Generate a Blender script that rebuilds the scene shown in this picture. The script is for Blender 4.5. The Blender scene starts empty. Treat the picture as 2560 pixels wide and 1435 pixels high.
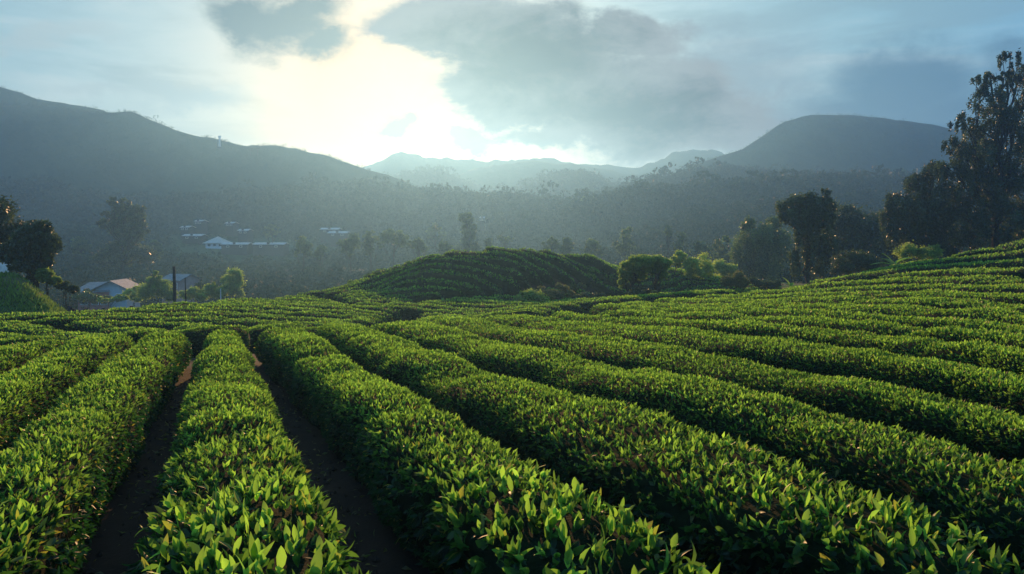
import bpy, math
import numpy as np

# ------------------------------------------------------------------ camera
scene = bpy.context.scene
COL = scene.collection
H = 2.5                     # camera height above the soil under it (m)
F = 1780.0                  # focal length in photo pixels (2560 wide)
HZ = 600.0                  # photo row of the true horizon
cam_data = bpy.data.cameras.new("camera")
cam_data.sensor_width = 36.0
cam_data.lens = F / 2560.0 * 36.0
cam_data.shift_y = -(717.5 - HZ) / 2560.0
cam_data.clip_start = 0.05
cam_data.clip_end = 6000.0
camera = bpy.data.objects.new("camera", cam_data)
camera.location = (0, 0, H)
camera.rotation_euler = (math.radians(90), 0, 0)
COL.objects.link(camera)
scene.camera = camera

# ------------------------------------------------------------------ sun
SUN_AZ = math.radians(-6.0)      # left of straight ahead
SUN_EL = math.radians(12.5)
SUN_DIR = (math.sin(SUN_AZ) * math.cos(SUN_EL), math.cos(SUN_AZ) * math.cos(SUN_EL), math.sin(SUN_EL))
sun_data = bpy.data.lights.new("sun", 'SUN')
sun_data.energy = 5.0
sun_data.angle = math.radians(0.5)
sun_data.color = (1.0, 0.545, 0.235)
sun = bpy.data.objects.new("sun", sun_data)
from mathutils import Vector
sun.rotation_euler = Vector(SUN_DIR).to_track_quat('Z', 'Y').to_euler()
sun.location = (0, 0, 400)
COL.objects.link(sun)

# ------------------------------------------------------------------ exposure / render settings
scene.view_settings.view_transform = 'Standard'
scene.view_settings.look = 'None'
scene.view_settings.gamma = 1.0
scene.view_settings.use_curve_mapping = False
scene.view_settings.exposure = 0.58
scene.cycles.use_denoising = True
scene.cycles.max_bounces = 6
scene.cycles.diffuse_bounces = 3
scene.cycles.glossy_bounces = 2
scene.cycles.transmission_bounces = 4
scene.cycles.volume_bounces = 1
scene.cycles.sample_clamp_indirect = 3.0
scene.cycles.sample_clamp_direct = 6.0
HAZE_DENSITY = 0.0010
HAZE_COLOR = (0.185, 0.44, 0.84)
HAZE_G = 0.66

# ------------------------------------------------------------------ world: sky with clouds
world = bpy.data.worlds.new("World")
scene.world = world
world.use_nodes = True
WT = world.node_tree
WT.nodes.clear()


class NT:
    """tiny helper for node trees"""
    def __init__(s, tree):
        s.t = tree

    def n(s, typ, **kw):
        nd = s.t.nodes.new(typ)
        for k, v in kw.items():
            setattr(nd, k, v)
        return nd

    def put(s, sock, v):
        if isinstance(v, (int, float)):
            sock.default_value = v
        elif isinstance(v, (tuple, list)):
            sock.default_value = tuple(v) + ((1.0,) if len(sock.default_value) == 4 and len(v) == 3 else ())
        else:
            s.t.links.new(v, sock)

    def m(s, op, a, b=None, c=None, clamp=False):
        nd = s.n('ShaderNodeMath', operation=op, use_clamp=clamp)
        s.put(nd.inputs[0], a)
        if b is not None:
            s.put(nd.inputs[1], b)
        if c is not None:
            s.put(nd.inputs[2], c)
        return nd.outputs[0]

    def ss(s, v, a, b, lo=0.0, hi=1.0):
        nd = s.n('ShaderNodeMapRange', interpolation_type='SMOOTHSTEP')
        s.put(nd.inputs[0], v)
        nd.inputs[1].default_value = a
        nd.inputs[2].default_value = b
        nd.inputs[3].default_value = lo
        nd.inputs[4].default_value = hi
        return nd.outputs[0]

    def mix(s, f, a, b, typ='MIX'):
        nd = s.n('ShaderNodeMix', data_type='RGBA', blend_type=typ)
        s.put(nd.inputs[0], f)
        s.put(nd.inputs[6], a)
        s.put(nd.inputs[7], b)
        return nd.outputs[2]

    def noise(s, vec, scale, detail=4.0, rough=0.55, dist=0.0):
        nd = s.n('ShaderNodeTexNoise')
        if vec is not None:
            s.t.links.new(vec, nd.inputs['Vector'])
        nd.inputs['Scale'].default_value = scale
        nd.inputs['Detail'].default_value = detail
        nd.inputs['Roughness'].default_value = rough
        nd.inputs['Distortion'].default_value = dist
        return nd.outputs[0]

    def vscale(s, vec, xyz):
        nd = s.n('ShaderNodeVectorMath', operation='MULTIPLY')
        s.t.links.new(vec, nd.inputs[0])
        nd.inputs[1].default_value = xyz
        return nd.outputs[0]


def unit_dir(px, py):
    return tuple(Vector(((px - 1280.0) / F, 1.0, (HZ - py) / F)).normalized())


def build_sky():
    w = NT(WT)
    S = 0.1                                       # background strength
    tc = w.n('ShaderNodeTexCoord')
    d = tc.outputs['Generated']
    sep = w.n('ShaderNodeSeparateXYZ')
    WT.links.new(d, sep.inputs[0])
    x, y, z = sep.outputs
    ym = w.m('MAXIMUM', y, 0.08)
    u = w.m('DIVIDE', x, ym)
    v = w.m('DIVIDE', z, ym)
    sky = w.n('ShaderNodeTexSky', sky_type='NISHITA', sun_disc=False)
    sky.sun_elevation = SUN_EL
    sky.sun_rotation = SUN_AZ
    sky.air_density = 1.0
    sky.dust_density = 2.0
    # warps for ragged cloud outlines
    n1 = w.m('SUBTRACT', w.noise(d, 5.0, 5.0, 0.6), 0.5)
    n2 = w.m('SUBTRACT', w.noise(w.vscale(d, (1, 1, 1.4)), 11.0, 5.0, 0.6), 0.5)
    fb = w.m('SUBTRACT', w.noise(w.vscale(d, (1, 1, 2.2)), 7.0, 7.0, 0.62, 0.3), 0.5)
    wu = w.m('ADD', u, w.m('MULTIPLY', n1, 0.16))
    wv = w.m('ADD', v, w.m('MULTIPLY', n2, 0.10))

    def blob(px, py, rx, ry):
        cx, cy = (px - 1280.0) / F, (HZ - py) / F
        dx = w.m('MULTIPLY', w.m('SUBTRACT', wu, cx), F / rx)
        dy = w.m('MULTIPLY', w.m('SUBTRACT', wv, cy), F / ry)
        r = w.m('SQRT', w.m('ADD', w.m('MULTIPLY', dx, dx), w.m('MULTIPLY', dy, dy)))
        return w.m('SUBTRACT', 1.0, r)

    def union(lst):
        r = blob(*lst[0])
        for b in lst[1:]:
            nd = w.n('ShaderNodeMath', operation='SMOOTH_MAX')
            w.put(nd.inputs[0], r)
            w.put(nd.inputs[1], blob(*b))
            nd.inputs[2].default_value = 0.25
            r = nd.outputs[0]
        return r

    def dens(lst, amp, a, b):
        return w.ss(w.m('ADD', union(lst), w.m('MULTIPLY', fb, amp)), a, b)

    # angle to the sun
    dt = w.n('ShaderNodeVectorMath', operation='DOT_PRODUCT')
    WT.links.new(d, dt.inputs[0])
    dt.inputs[1].default_value = unit_dir(930, 250)       # the brightest opening sits a little under the sun
    cs = w.m('MINIMUM', dt.outputs['Value'], 1.0)
    ang = w.m('ARCCOSINE', cs)                     # radians
    g1 = w.m('POWER', 2.718, w.m('MULTIPLY', w.m('MULTIPLY', ang, ang), -1.0 / (2 * 0.10 ** 2)))
    g2 = w.m('POWER', 2.718, w.m('MULTIPLY', ang, -1.0 / 0.30))
    K = 0.68 / S

    def c(r, g, b):
        return (r * K, g * K, b * K)
    # thin high veil over the clear sky
    col = w.mix(0.86, sky.outputs[0], c(0.17, 0.45, 0.58))
    # strong blue added away from the sun, filling the haze (behind camera, far sides)
    side = w.ss(ang, 0.62, 1.3)
    col = w.mix(side, col, c(0.08, 0.40, 0.90))
    # soft banded streaks
    st = w.noise(w.vscale(d, (1.0, 1.0, 5.0)), 4.0, 6.0, 0.55, 0.4)
    col = w.mix(w.m('MULTIPLY', w.ss(st, 0.46, 0.66), 0.6), col, c(0.60, 0.74, 0.76))
    col = w.mix(w.m('MULTIPLY', w.ss(st, 0.50, 0.34), 0.5), col, c(0.20, 0.36, 0.44))
    # bright opening round the sun
    gl = w.m('ADD', w.m('MULTIPLY', g1, 1.05), w.m('MULTIPLY', g2, 0.26), clamp=True)
    col = w.mix(gl, col, c(1.35, 0.88, 0.48))
    # warm light low over the ridges under the sun
    wl = dens([(1000, 340, 420, 90), (1250, 385, 420, 45)], 0.6, 0.0, 0.9)
    col = w.mix(w.m('MULTIPLY', wl, 0.65), col, c(1.7, 0.95, 0.45))
    # pale streak cloud at left, above the mountain
    dl = dens([(430, 245, 250, 52), (230, 235, 200, 34), (120, 90, 240, 45)], 0.9, 0.0, 0.8)
    col = w.mix(w.m('MULTIPLY', dl, 0.72), col, c(0.46, 0.56, 0.58))
    # blue-grey bank at right
    dr = dens([(2260, 210, 300, 150), (2420, 300, 330, 130), (2120, 280, 240, 110), (2560, 180, 200, 120)], 0.7, 0.0, 0.75)
    col = w.mix(w.m('MULTIPLY', dr, 0.93), col, c(0.085, 0.20, 0.30))
    # grey veil around the main cloud, right half of the sky
    dv = dens([(1800, 200, 330, 190), (1950, 330, 260, 120), (1700, 330, 330, 90), (1560, 350, 300, 60)], 0.8, -0.05, 0.8)
    col = w.mix(w.m('MULTIPLY', dv, 0.80), col, c(0.22, 0.30, 0.37))
    # big dark cloud
    d1 = dens([(1130, 40, 190, 110), (1290, 100, 220, 140), (1400, 190, 250, 120), (1520, 250, 260, 100),
               (1330, 275, 200, 60), (1620, 310, 260, 85), (1540, 110, 190, 60), (1200, 200, 150, 90), (1480, 340, 300, 40), (1750, 300, 220, 90), (1050, 60, 130, 60), (1650, 200, 200, 80)], 1.5, -0.16, 0.42)
    core1 = w.ss(w.m('ADD', union([(1330, 150, 330, 170), (1560, 280, 330, 110)]), w.m('MULTIPLY', fb, 1.6)), -0.05, 0.85)
    k1 = w.mix(core1, c(0.26, 0.27, 0.30), c(0.008, 0.022, 0.055))
    col = w.mix(w.m('MULTIPLY', d1, 0.97), col, k1)
    # smaller grey cloud upper left of the sun
    d2 = dens([(700, 70, 170, 100), (810, 110, 110, 75), (600, 60, 120, 60), (760, 20, 150, 60)], 1.5, -0.05, 0.75)
    col = w.mix(w.m('MULTIPLY', d2, 0.93), col, c(0.10, 0.15, 0.18))
    # little cloud in front of the glow
    d3 = dens([(975, 318, 75, 34), (1015, 300, 30, 26), (1190, 345, 90, 26)], 0.9, -0.1, 0.5)
    col = w.mix(w.m('MULTIPLY', d3, 0.92), col, c(0.50, 0.41, 0.37))
    bg = w.n('ShaderNodeBackground')
    WT.links.new(col, bg.inputs[0])
    bg.inputs[1].default_value = S
    out = w.n('ShaderNodeOutputWorld')
    WT.links.new(bg.outputs[0], out.inputs[0])


build_sky()

# ------------------------------------------------------------------ helpers
rng = np.random.default_rng(11)


def hashn(ix, iy, seed):
    n = (ix.astype(np.int64) * 374761393 + iy.astype(np.int64) * 668265263 + seed * 974634777) & 0xFFFFFFFF
    n = ((n ^ (n >> 13)) * 1274126177) & 0xFFFFFFFF
    n = n ^ (n >> 16)
    return (n & 0xFFFFFF) / float(0xFFFFFF)


def vnoise(x, y, seed=0):
    """value noise in -1..1"""
    x = np.asarray(x, float)
    y = np.asarray(y, float)
    x, y = np.broadcast_arrays(x, y)
    ix, iy = np.floor(x), np.floor(y)
    fx, fy = x - ix, y - iy
    fx, fy = fx * fx * (3 - 2 * fx), fy * fy * (3 - 2 * fy)
    a = hashn(ix, iy, seed)
    b = hashn(ix + 1, iy, seed)
    c_ = hashn(ix, iy + 1, seed)
    d_ = hashn(ix + 1, iy + 1, seed)
    return ((a * (1 - fx) + b * fx) * (1 - fy) + (c_ * (1 - fx) + d_ * fx) * fy) * 2 - 1


def fbm(x, y, seed=0, oct=3):
    r, a, t = 0.0, 1.0, 0.0
    for k in range(oct):
        r = r + a * vnoise(np.asarray(x) * 2 ** k, np.asarray(y) * 2 ** k, seed + k * 17)
        t += a
        a *= 0.5
    return r / t


def sstep(x, a, b):
    t = np.clip((np.asarray(x, float) - a) / (b - a), 0, 1)
    return t * t * (3 - 2 * t)


def unit(v):
    return v / np.maximum(np.linalg.norm(v, axis=-1, keepdims=True), 1e-9)


def mesh_np(name, V, Fq, mat, parent=None, smooth=False, tint=None, mats=None, midx=None):
    """link ONE mesh object from vertex array V and a list of face arrays (n,3) or (n,4)"""
    me = bpy.data.meshes.new(name)
    V = np.ascontiguousarray(V, np.float32)
    if not isinstance(Fq, (list, tuple)):
        Fq = [Fq]
    Fq = [np.asarray(f, np.int32) for f in Fq if len(f)]
    nl = sum(f.size for f in Fq)
    npoly = sum(len(f) for f in Fq)
    me.vertices.add(len(V))
    me.vertices.foreach_set("co", V.ravel())
    me.loops.add(nl)
    me.loops.foreach_set("vertex_index", np.concatenate([f.ravel() for f in Fq]))
    me.polygons.add(npoly)
    starts = np.concatenate([np.full(len(f), f.shape[1], np.int32) for f in Fq])
    starts = np.concatenate([[0], np.cumsum(starts)[:-1]]).astype(np.int32)
    me.polygons.foreach_set("loop_start", starts)
    me.polygons.foreach_set("use_smooth", np.full(npoly, bool(smooth)))
    for m_ in (mats or [mat]):
        me.materials.append(m_)
    if midx is not None:
        me.polygons.foreach_set("material_index", np.asarray(midx, np.int32))
    if tint is not None:
        at = me.attributes.new("tint", 'FLOAT', 'POINT')
        at.data.foreach_set("value", np.ascontiguousarray(tint, np.float32))
    me.update(calc_edges=True)
    o = bpy.data.objects.new(name, me)
    COL.objects.link(o)
    if parent is not None:
        o.parent = parent
    return o


def tag(o, label=None, cat=None, group=None, kind=None):
    if label:
        o['label'] = label
    if cat:
        o['category'] = cat
    if group:
        o['group'] = group
    if kind:
        o['kind'] = kind
    return o


class MB:
    """collects boxes, tubes and loose faces; build() links them as ONE mesh"""
    def __init__(s):
        s.V, s.Q, s.T, s.n = [], [], [], 0

    def add(s, V, Q=None, T=None):
        V = np.asarray(V, float)
        if Q is not None and len(Q):
            s.Q.append(np.asarray(Q, int) + s.n)
        if T is not None and len(T):
            s.T.append(np.asarray(T, int) + s.n)
        s.V.append(V)
        s.n += len(V)

    def box(s, x0, x1, y0, y1, z0, z1):
        V = [(x0, y0, z0), (x1, y0, z0), (x1, y1, z0), (x0, y1, z0), (x0, y0, z1), (x1, y0, z1), (x1, y1, z1), (x0, y1, z1)]
        s.add(V, [(0, 3, 2, 1), (4, 5, 6, 7), (0, 1, 5, 4), (1, 2, 6, 5), (2, 3, 7, 6), (3, 0, 4, 7)])

    def tube(s, pts, rad, n=7):
        P = np.asarray(pts, float)
        R = np.broadcast_to(np.asarray(rad, float), (len(P),))
        T = unit(np.gradient(P, axis=0))
        ref = np.array([0.31, 0.94, 0.12])
        A = unit(np.cross(T, ref))
        B = np.cross(T, A)
        an = np.linspace(0, 2 * math.pi, n, endpoint=False)
        V = (P[:, None, :] + R[:, None, None] * (np.cos(an)[None, :, None] * A[:, None, :] + np.sin(an)[None, :, None] * B[:, None, :])).reshape(-1, 3)
        Q = []
        for i in range(len(P) - 1):
            for j in range(n):
                k = (j + 1) % n
                Q.append((i * n + j, i * n + k, (i + 1) * n + k, (i + 1) * n + j))
        V = np.vstack([V, P[:1], P[-1:]])
        T3 = []
        a0, a1 = len(V) - 2, len(V) - 1
        for j in range(n):
            k = (j + 1) % n
            T3.append((a0, k, j))
            T3.append((a1, (len(P) - 1) * n + j, (len(P) - 1) * n + k))
        s.add(V, Q, T3)

    def build(s, name, mat, parent=None, smooth=False):
        fl = []
        if s.Q:
            fl.append(np.vstack(s.Q))
        if s.T:
            fl.append(np.vstack(s.T))
        return mesh_np(name, np.vstack(s.V), fl, mat, parent, smooth)


def at(px, py, Y):
    """photo pixel at depth Y -> world point"""
    return np.array([Y * (px - 1280.0) / F, Y, H - Y * (py - HZ) / F])


def empty(name, loc):
    o = bpy.data.objects.new(name, None)
    o.location = loc
    o.empty_display_size = 0.3
    COL.objects.link(o)
    return o


# ------------------------------------------------------------------ materials
def new_mat(name):
    m = bpy.data.materials.new(name)
    m.use_nodes = True
    m.node_tree.nodes.clear()
    return m, NT(m.node_tree)


def leaf_mat(name, dark, light, tdark, tlight, rough=0.4, trans=0.45, spec=0.5, yellowed=0.0, vary_by=0.5):
    """leaf: diffuse/gloss plus light passing through; 'tint' 0 = old leaf, 1 = young shoot"""
    m, t = new_mat(name)
    a = t.n('ShaderNodeAttribute', attribute_name='tint')
    f = a.outputs['Fac']
    p = t.n('ShaderNodeBsdfPrincipled')
    ge = t.n('ShaderNodeNewGeometry')                     # every blade its own shade, a few of them yellowed
    ri = ge.outputs['Random Per Island']
    val = t.m('ADD', 1.0 - vary_by * .5, t.m('MULTIPLY', ri, vary_by))
    yel = t.m('MULTIPLY', t.ss(ri, 0.95, 0.97), yellowed)
    vc = t.n('ShaderNodeCombineColor')
    for k in range(3):
        t.put(vc.inputs[k], val)

    def vary(c_):
        return t.mix(1.0, c_, vc.outputs[0], 'MULTIPLY')
    t.put(p.inputs['Base Color'], t.mix(yel, vary(t.mix(f, dark, light)), (0.20, 0.16, 0.03)))
    p.inputs['Roughness'].default_value = rough
    p.inputs['Specular IOR Level'].default_value = spec
    tr = t.n('ShaderNodeBsdfTranslucent')
    t.put(tr.inputs['Color'], t.mix(yel, vary(t.mix(f, tdark, tlight)), (0.50, 0.46, 0.06)))
    mx = t.n('ShaderNodeMixShader')
    mx.inputs[0].default_value = trans
    m.node_tree.links.new(p.outputs[0], mx.inputs[1])
    m.node_tree.links.new(tr.outputs[0], mx.inputs[2])
    o = t.n('ShaderNodeOutputMaterial')
    m.node_tree.links.new(mx.outputs[0], o.inputs[0])
    return m


def plain_mat(name, c1, c2, scale=4.0, rough=0.8, bump=0.0, bscale=None, spec=0.3, bdist=0.05):
    m, t = new_mat(name)
    tc = t.n('ShaderNodeTexCoord')
    v = tc.outputs['Object']
    p = t.n('ShaderNodeBsdfPrincipled')
    nz = t.noise(v, scale, 5.0, 0.6)
    t.put(p.inputs['Base Color'], t.mix(t.ss(nz, 0.35, 0.65), c1, c2))
    p.inputs['Roughness'].default_value = rough
    p.inputs['Specular IOR Level'].default_value = spec
    if bump:
        b = t.n('ShaderNodeBump')
        b.inputs['Strength'].default_value = bump
        b.inputs['Distance'].default_value = bdist
        t.put(b.inputs['Height'], t.noise(v, bscale or scale * 3, 6.0, 0.65))
        m.node_tree.links.new(b.outputs[0], p.inputs['Normal'])
    o = t.n('ShaderNodeOutputMaterial')
    m.node_tree.links.new(p.outputs[0], o.inputs[0])
    return m


MT = {}
MT['tea'] = leaf_mat("tea_leaf", (0.013, 0.042, 0.015), (0.10, 0.20, 0.03), (0.02, 0.10, 0.015), (0.50, 0.96, 0.10), 0.46, 0.56, 0.4, 0.6, 0.8)
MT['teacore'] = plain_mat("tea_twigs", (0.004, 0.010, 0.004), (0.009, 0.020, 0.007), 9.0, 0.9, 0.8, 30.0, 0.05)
MT['tree'] = leaf_mat("tree_leaf", (0.018, 0.042, 0.018), (0.05, 0.10, 0.03), (0.03, 0.10, 0.02), (0.26, 0.42, 0.10), 0.34, 0.42, 0.5)
MT['darktree'] = leaf_mat("dark_tree_leaf", (0.012, 0.030, 0.014), (0.035, 0.07, 0.025), (0.015, 0.04, 0.012), (0.18, 0.28, 0.07), 0.34, 0.32, 0.5)
MT['shrub'] = leaf_mat("shrub_leaf", (0.04, 0.085, 0.02), (0.14, 0.19, 0.05), (0.16, 0.32, 0.05), (0.62, 0.86, 0.14), 0.5, 0.52, 0.3)
MT['rust'] = leaf_mat("rust_leaf", (0.05, 0.07, 0.02), (0.16, 0.10, 0.04), (0.12, 0.20, 0.04), (0.42, 0.38, 0.12), 0.45, 0.45, 0.4)
MT['banana'] = leaf_mat("banana_leaf", (0.05, 0.13, 0.02), (0.12, 0.24, 0.03), (0.12, 0.32, 0.03), (0.30, 0.55, 0.06), 0.35, 0.5, 0.5)
MT['grass'] = leaf_mat("grass_blade", (0.05, 0.10, 0.02), (0.15, 0.22, 0.04), (0.05, 0.13, 0.02), (0.20, 0.34, 0.05), 0.6, 0.40, 0.2)
MT['forest'] = leaf_mat("forest_leaf", (0.014, 0.034, 0.016), (0.030, 0.060, 0.024), (0.015, 0.045, 0.012), (0.05, 0.10, 0.03), 0.7, 0.12, 0.1, 0.0, 0.25)
MT['bark'] = plain_mat("bark", (0.020, 0.014, 0.010), (0.055, 0.042, 0.030), 6.0, 0.9, 0.8, 18.0, 0.2)
MT['hill'] = plain_mat("wooded_slope", (0.022, 0.042, 0.020), (0.045, 0.070, 0.030), 0.03, 0.95, 1.0, 0.12, 0.05, 3.0)
MT['wood'] = plain_mat("weathered_wood", (0.035, 0.028, 0.024), (0.07, 0.058, 0.05), 5.0, 0.85, 0.3, 20.0, 0.2)
MT['white'] = plain_mat("white_paint", (0.62, 0.62, 0.60), (0.78, 0.78, 0.76), 1.5, 0.6)
MT['bluewall'] = plain_mat("pale_blue_plaster", (0.26, 0.34, 0.38), (0.34, 0.42, 0.45), 1.0, 0.7)
MT['redwall'] = plain_mat("red_painted_boards", (0.28, 0.08, 0.07), (0.40, 0.13, 0.11), 1.4, 0.7)
MT['pinkwall'] = plain_mat("faded_pink_plaster", (0.34, 0.20, 0.18), (0.44, 0.28, 0.25), 1.2, 0.75)
MT['tin'] = plain_mat("pale_tin_sheet", (0.26, 0.28, 0.29), (0.42, 0.43, 0.43), 2.0, 0.5, 0.2, 12.0, 0.6)
MT['tan'] = plain_mat("tan_tile", (0.40, 0.33, 0.27), (0.55, 0.47, 0.40), 3.0, 0.7)
MT['slate'] = plain_mat("grey_roof_sheet", (0.10, 0.11, 0.12), (0.19, 0.20, 0.21), 3.0, 0.65, 0.2, 14.0, 0.3)
MT['rusty'] = plain_mat("rusty_roof_sheet", (0.12, 0.06, 0.045), (0.22, 0.15, 0.13), 1.6, 0.75, 0.2, 14.0, 0.2)
MT['glass'] = plain_mat("dark_glass", (0.010, 0.014, 0.018), (0.03, 0.035, 0.04), 2.0, 0.15, 0, None, 0.6)
MT['orange'] = plain_mat("orange_tarpaulin", (0.70, 0.16, 0.03), (0.85, 0.26, 0.06), 4.0, 0.5, 0.4, 8.0)
MT['metal'] = plain_mat("painted_white_metal", (0.55, 0.55, 0.53), (0.70, 0.70, 0.68), 2.0, 0.4)


def ground_mat():
    m, t = new_mat("ground")
    tc = t.n('ShaderNodeTexCoord')
    v = tc.outputs['Object']
    a = t.n('ShaderNodeAttribute', attribute_name='tint')        # 0 tea-garden soil, 1 grass and undergrowth, 2 bare earth
    f = a.outputs['Fac']
    n1 = t.noise(v, 1.3, 6.0, 0.65)
    n2 = t.noise(v, 24.0, 5.0, 0.7)
    soil = t.mix(t.ss(n1, 0.3, 0.7), (0.014, 0.008, 0.005), (0.032, 0.018, 0.011))
    soil = t.mix(t.m('MULTIPLY', t.ss(n2, 0.55, 0.8), 0.5), soil, (0.06, 0.037, 0.023))
    gr = t.mix(t.ss(n1, 0.35, 0.65), (0.022, 0.045, 0.012), (0.045, 0.075, 0.020))
    ea = t.mix(t.ss(n2, 0.35, 0.65), (0.11, 0.065, 0.045), (0.19, 0.115, 0.08))
    col = t.mix(t.m('MINIMUM', f, 1.0), soil, gr)
    col = t.mix(t.m('SUBTRACT', f, 1.0, clamp=True), col, ea)
    p = t.n('ShaderNodeBsdfPrincipled')
    t.put(p.inputs['Base Color'], col)
    p.inputs['Roughness'].default_value = 0.9
    p.inputs['Specular IOR Level'].default_value = 0.15
    b = t.n('ShaderNodeBump')
    b.inputs['Strength'].default_value = 0.9
    b.inputs['Distance'].default_value = 0.04
    t.put(b.inputs['Height'], t.m('ADD', n1, t.m('MULTIPLY', n2, 0.5)))
    m.node_tree.links.new(b.outputs[0], p.inputs['Normal'])
    o = t.n('ShaderNodeOutputMaterial')
    m.node_tree.links.new(p.outputs[0], o.inputs[0])
    return m


MT['ground'] = ground_mat()

# ------------------------------------------------------------------ the lie of the land
HEDGE = 0.85
cp = []


def P3(px, py, Y):
    cp.append(at(px, py, Y))


for Y_ in (-10.0, -3.0, 2.0, 4.0, 7.0, 11.0):       # gently falling bench the camera stands on
    for X_ in (-12.0, -5.0, 0.0, 5.0):
        if not (Y_ == 11.0 and X_ < -11):
            cp.append(np.array([X_, Y_, H - 1.65 - 0.038 * Y_]))
for a in [(0, 850, 16.0), (250, 832, 17.6), (500, 815, 19.5), (850, 802, 22), (-500, 880, 14), (-1200, 950, 12),
          (1280, 812, 20.5), (1280, 776, 30), (1560, 750, 38), (1920, 884, 13.2), (1920, 831, 16.5), (1920, 803, 19.2), (1920, 771, 24),
          (1920, 750, 30), (1920, 735, 36), (1920, 719, 45), (2200, 678, 49), (2560, 1000, 8.5), (2560, 1300, 4.7), (2560, 918, 10.5),
          (2560, 868, 12.4), (2560, 806, 16.2), (2560, 756, 21.5), (2560, 712, 27.5), (2560, 668, 35), (2560, 625, 46), (2560, 588, 55),
          (2300, 655, 51), (2900, 1000, 8), (2900, 800, 16), (2900, 690, 27), (2900, 600, 40), (2900, 520, 58),
          # lower tea field beyond the crest
          (-300, 872, 20), (0, 864, 20), (300, 852, 21.5), (600, 836, 24), (850, 822, 25.5), (-300, 848, 24.5), (0, 842, 25), (300, 836, 26), (600, 822, 27.5), (850, 808, 29), (1050, 798, 31), (1230, 786, 35),
          (-300, 815, 28), (0, 812, 28.5), (300, 800, 30.2), (600, 782, 33.2), (850, 772, 35.5), (1050, 768, 37), (1250, 764, 38.5), (1450, 748, 43),
          (-300, 785, 33), (0, 780, 34), (200, 770, 35.6), (300, 767, 36.2), (400, 755, 39), (600, 745, 41.8), (860, 757, 38.8), (1000, 750, 40.6), (1280, 727, 47.5), (1450, 708, 55),
          # knoll
          (700, 727, 46.5), (760, 720, 48), (830, 714, 48.5), (860, 748, 41.2), (900, 681, 50), (1000, 650, 51.5), (1100, 625, 52.5), (1200, 612, 53.5), (1300, 619, 54.8), (1400, 632, 57), (1500, 645, 60), (1640, 661, 66),
          (1450, 639, 59), (1450, 648, 63), (1380, 630, 56.2), (1000, 705, 46.3), (1150, 690, 47.6), (1300, 682, 50.5), (1450, 680, 57), (1150, 738, 43.3), (1280, 726, 47.8), (1020, 744, 42.2),
          (1520, 702, 59), (1600, 702, 61), (1700, 735, 48), (1760, 702, 62), (1820, 692, 70), (1850, 682, 80),
          # ground under the trees on the right
          (2018, 706, 62), (2330, 655, 64), (2480, 622, 66), (2700, 580, 75), (1905, 708, 96), (2120, 700, 82), (2300, 670, 100), (2560, 640, 110), (2000, 690, 112),
          # falling away behind
          (-300, 800, 42), (0, 805, 46), (300, 800, 47), (600, 790, 52), (760, 770, 56), (-300, 790, 75), (0, 790, 72), (300, 785, 78), (600, 778, 86), (900, 765, 80), (900, 770, 100),
          (1000, 680, 58), (1150, 650, 58), (1300, 650, 60), (1200, 700, 72), (1450, 690, 72), (1640, 700, 82), (1150, 740, 100), (1200, 760, 125), (1600, 720, 118), (300, 760, 112), (-300, 790, 100), (1000, 750, 135), (600, 755, 135), (1800, 700, 135), (2400, 660, 135)]:
    P3(*a)
cp = np.array(cp)


def tps_fit(XY, Z, lam):
    n = len(XY)
    d = np.linalg.norm(XY[:, None] - XY[None], axis=2)
    K = np.where(d > 0, d * d * np.log(np.maximum(d, 1e-9)), 0) + lam * np.eye(n)
    Pm = np.hstack([np.ones((n, 1)), XY])
    A = np.vstack([np.hstack([K, Pm]), np.hstack([Pm.T, np.zeros((3, 3))])])
    return np.linalg.solve(A, np.concatenate([Z, np.zeros(3)]))


_w = tps_fit(cp[:, :2], cp[:, 2], 0.6)


def tps(x, y):
    x = np.asarray(x, float)
    y = np.asarray(y, float)
    sh = np.broadcast(x, y).shape
    xf, yf = np.broadcast_to(x, sh).ravel(), np.broadcast_to(y, sh).ravel()
    out = _w[-3] + _w[-2] * xf + _w[-1] * yf
    for i in range(len(cp)):
        r2 = (xf - cp[i, 0]) ** 2 + (yf - cp[i, 1]) ** 2
        out = out + _w[i] * 0.5 * r2 * np.log(np.maximum(r2, 1e-12))
    return out.reshape(sh)


def valley(x, y):
    """wide valley floor and the foothills that close it (surface height of the ground)"""
    base = np.interp(y, [60, 110, 160, 240, 300, 360, 450, 600, 900, 3000], [-8, -8.5, -8.5, -3.0, 3.0, 8.0, 11.0, 14, 18, 22])
    left = sstep(-np.asarray(x, float) / np.maximum(y, 1), 0.32, 0.85) * np.interp(y, [100, 200, 350, 500], [0, 2, 10, 14])
    right = sstep(np.asarray(x, float) / np.maximum(y, 1), 0.02, 0.42) * np.interp(y, [100, 140, 200, 270, 340, 500], [3, 6, 11, 19, 24, 22])
    return base + left + right + 1.5 * fbm(np.asarray(x) / 45.0, np.asarray(y) / 45.0, 5)


GX0, GX1, GY0, GY1, GS = -110.0, 140.0, -14.0, 172.0, 0.5
_gx = np.arange(GX0, GX1 + GS, GS)
_gy = np.arange(GY0, GY1 + GS, GS)
_GXX, _GYY = np.meshgrid(_gx, _gy)
_T = tps(_GXX, _GYY)
# green bank at the left edge
_q = -_GXX / np.maximum(_GYY, 1)
_T = _T + 2.9 * sstep(_q, .60, .705) * sstep(_GYY, 34.5, 39.5) * (1 - sstep(_GYY, 45, 55))
_b = sstep(_GYY, 104, 150)
_b = np.maximum(_b, np.maximum(sstep(_GXX, 75, 120), sstep(-_GXX, 62, 95)) * sstep(_GYY, 60, 100))
_T = _T * (1 - _b) + (valley(_GXX, _GYY) + HEDGE) * _b
_T = _T + 0.05 * fbm(_GXX / 3.0, _GYY / 3.0, 3)
TOPS = _T


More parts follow.
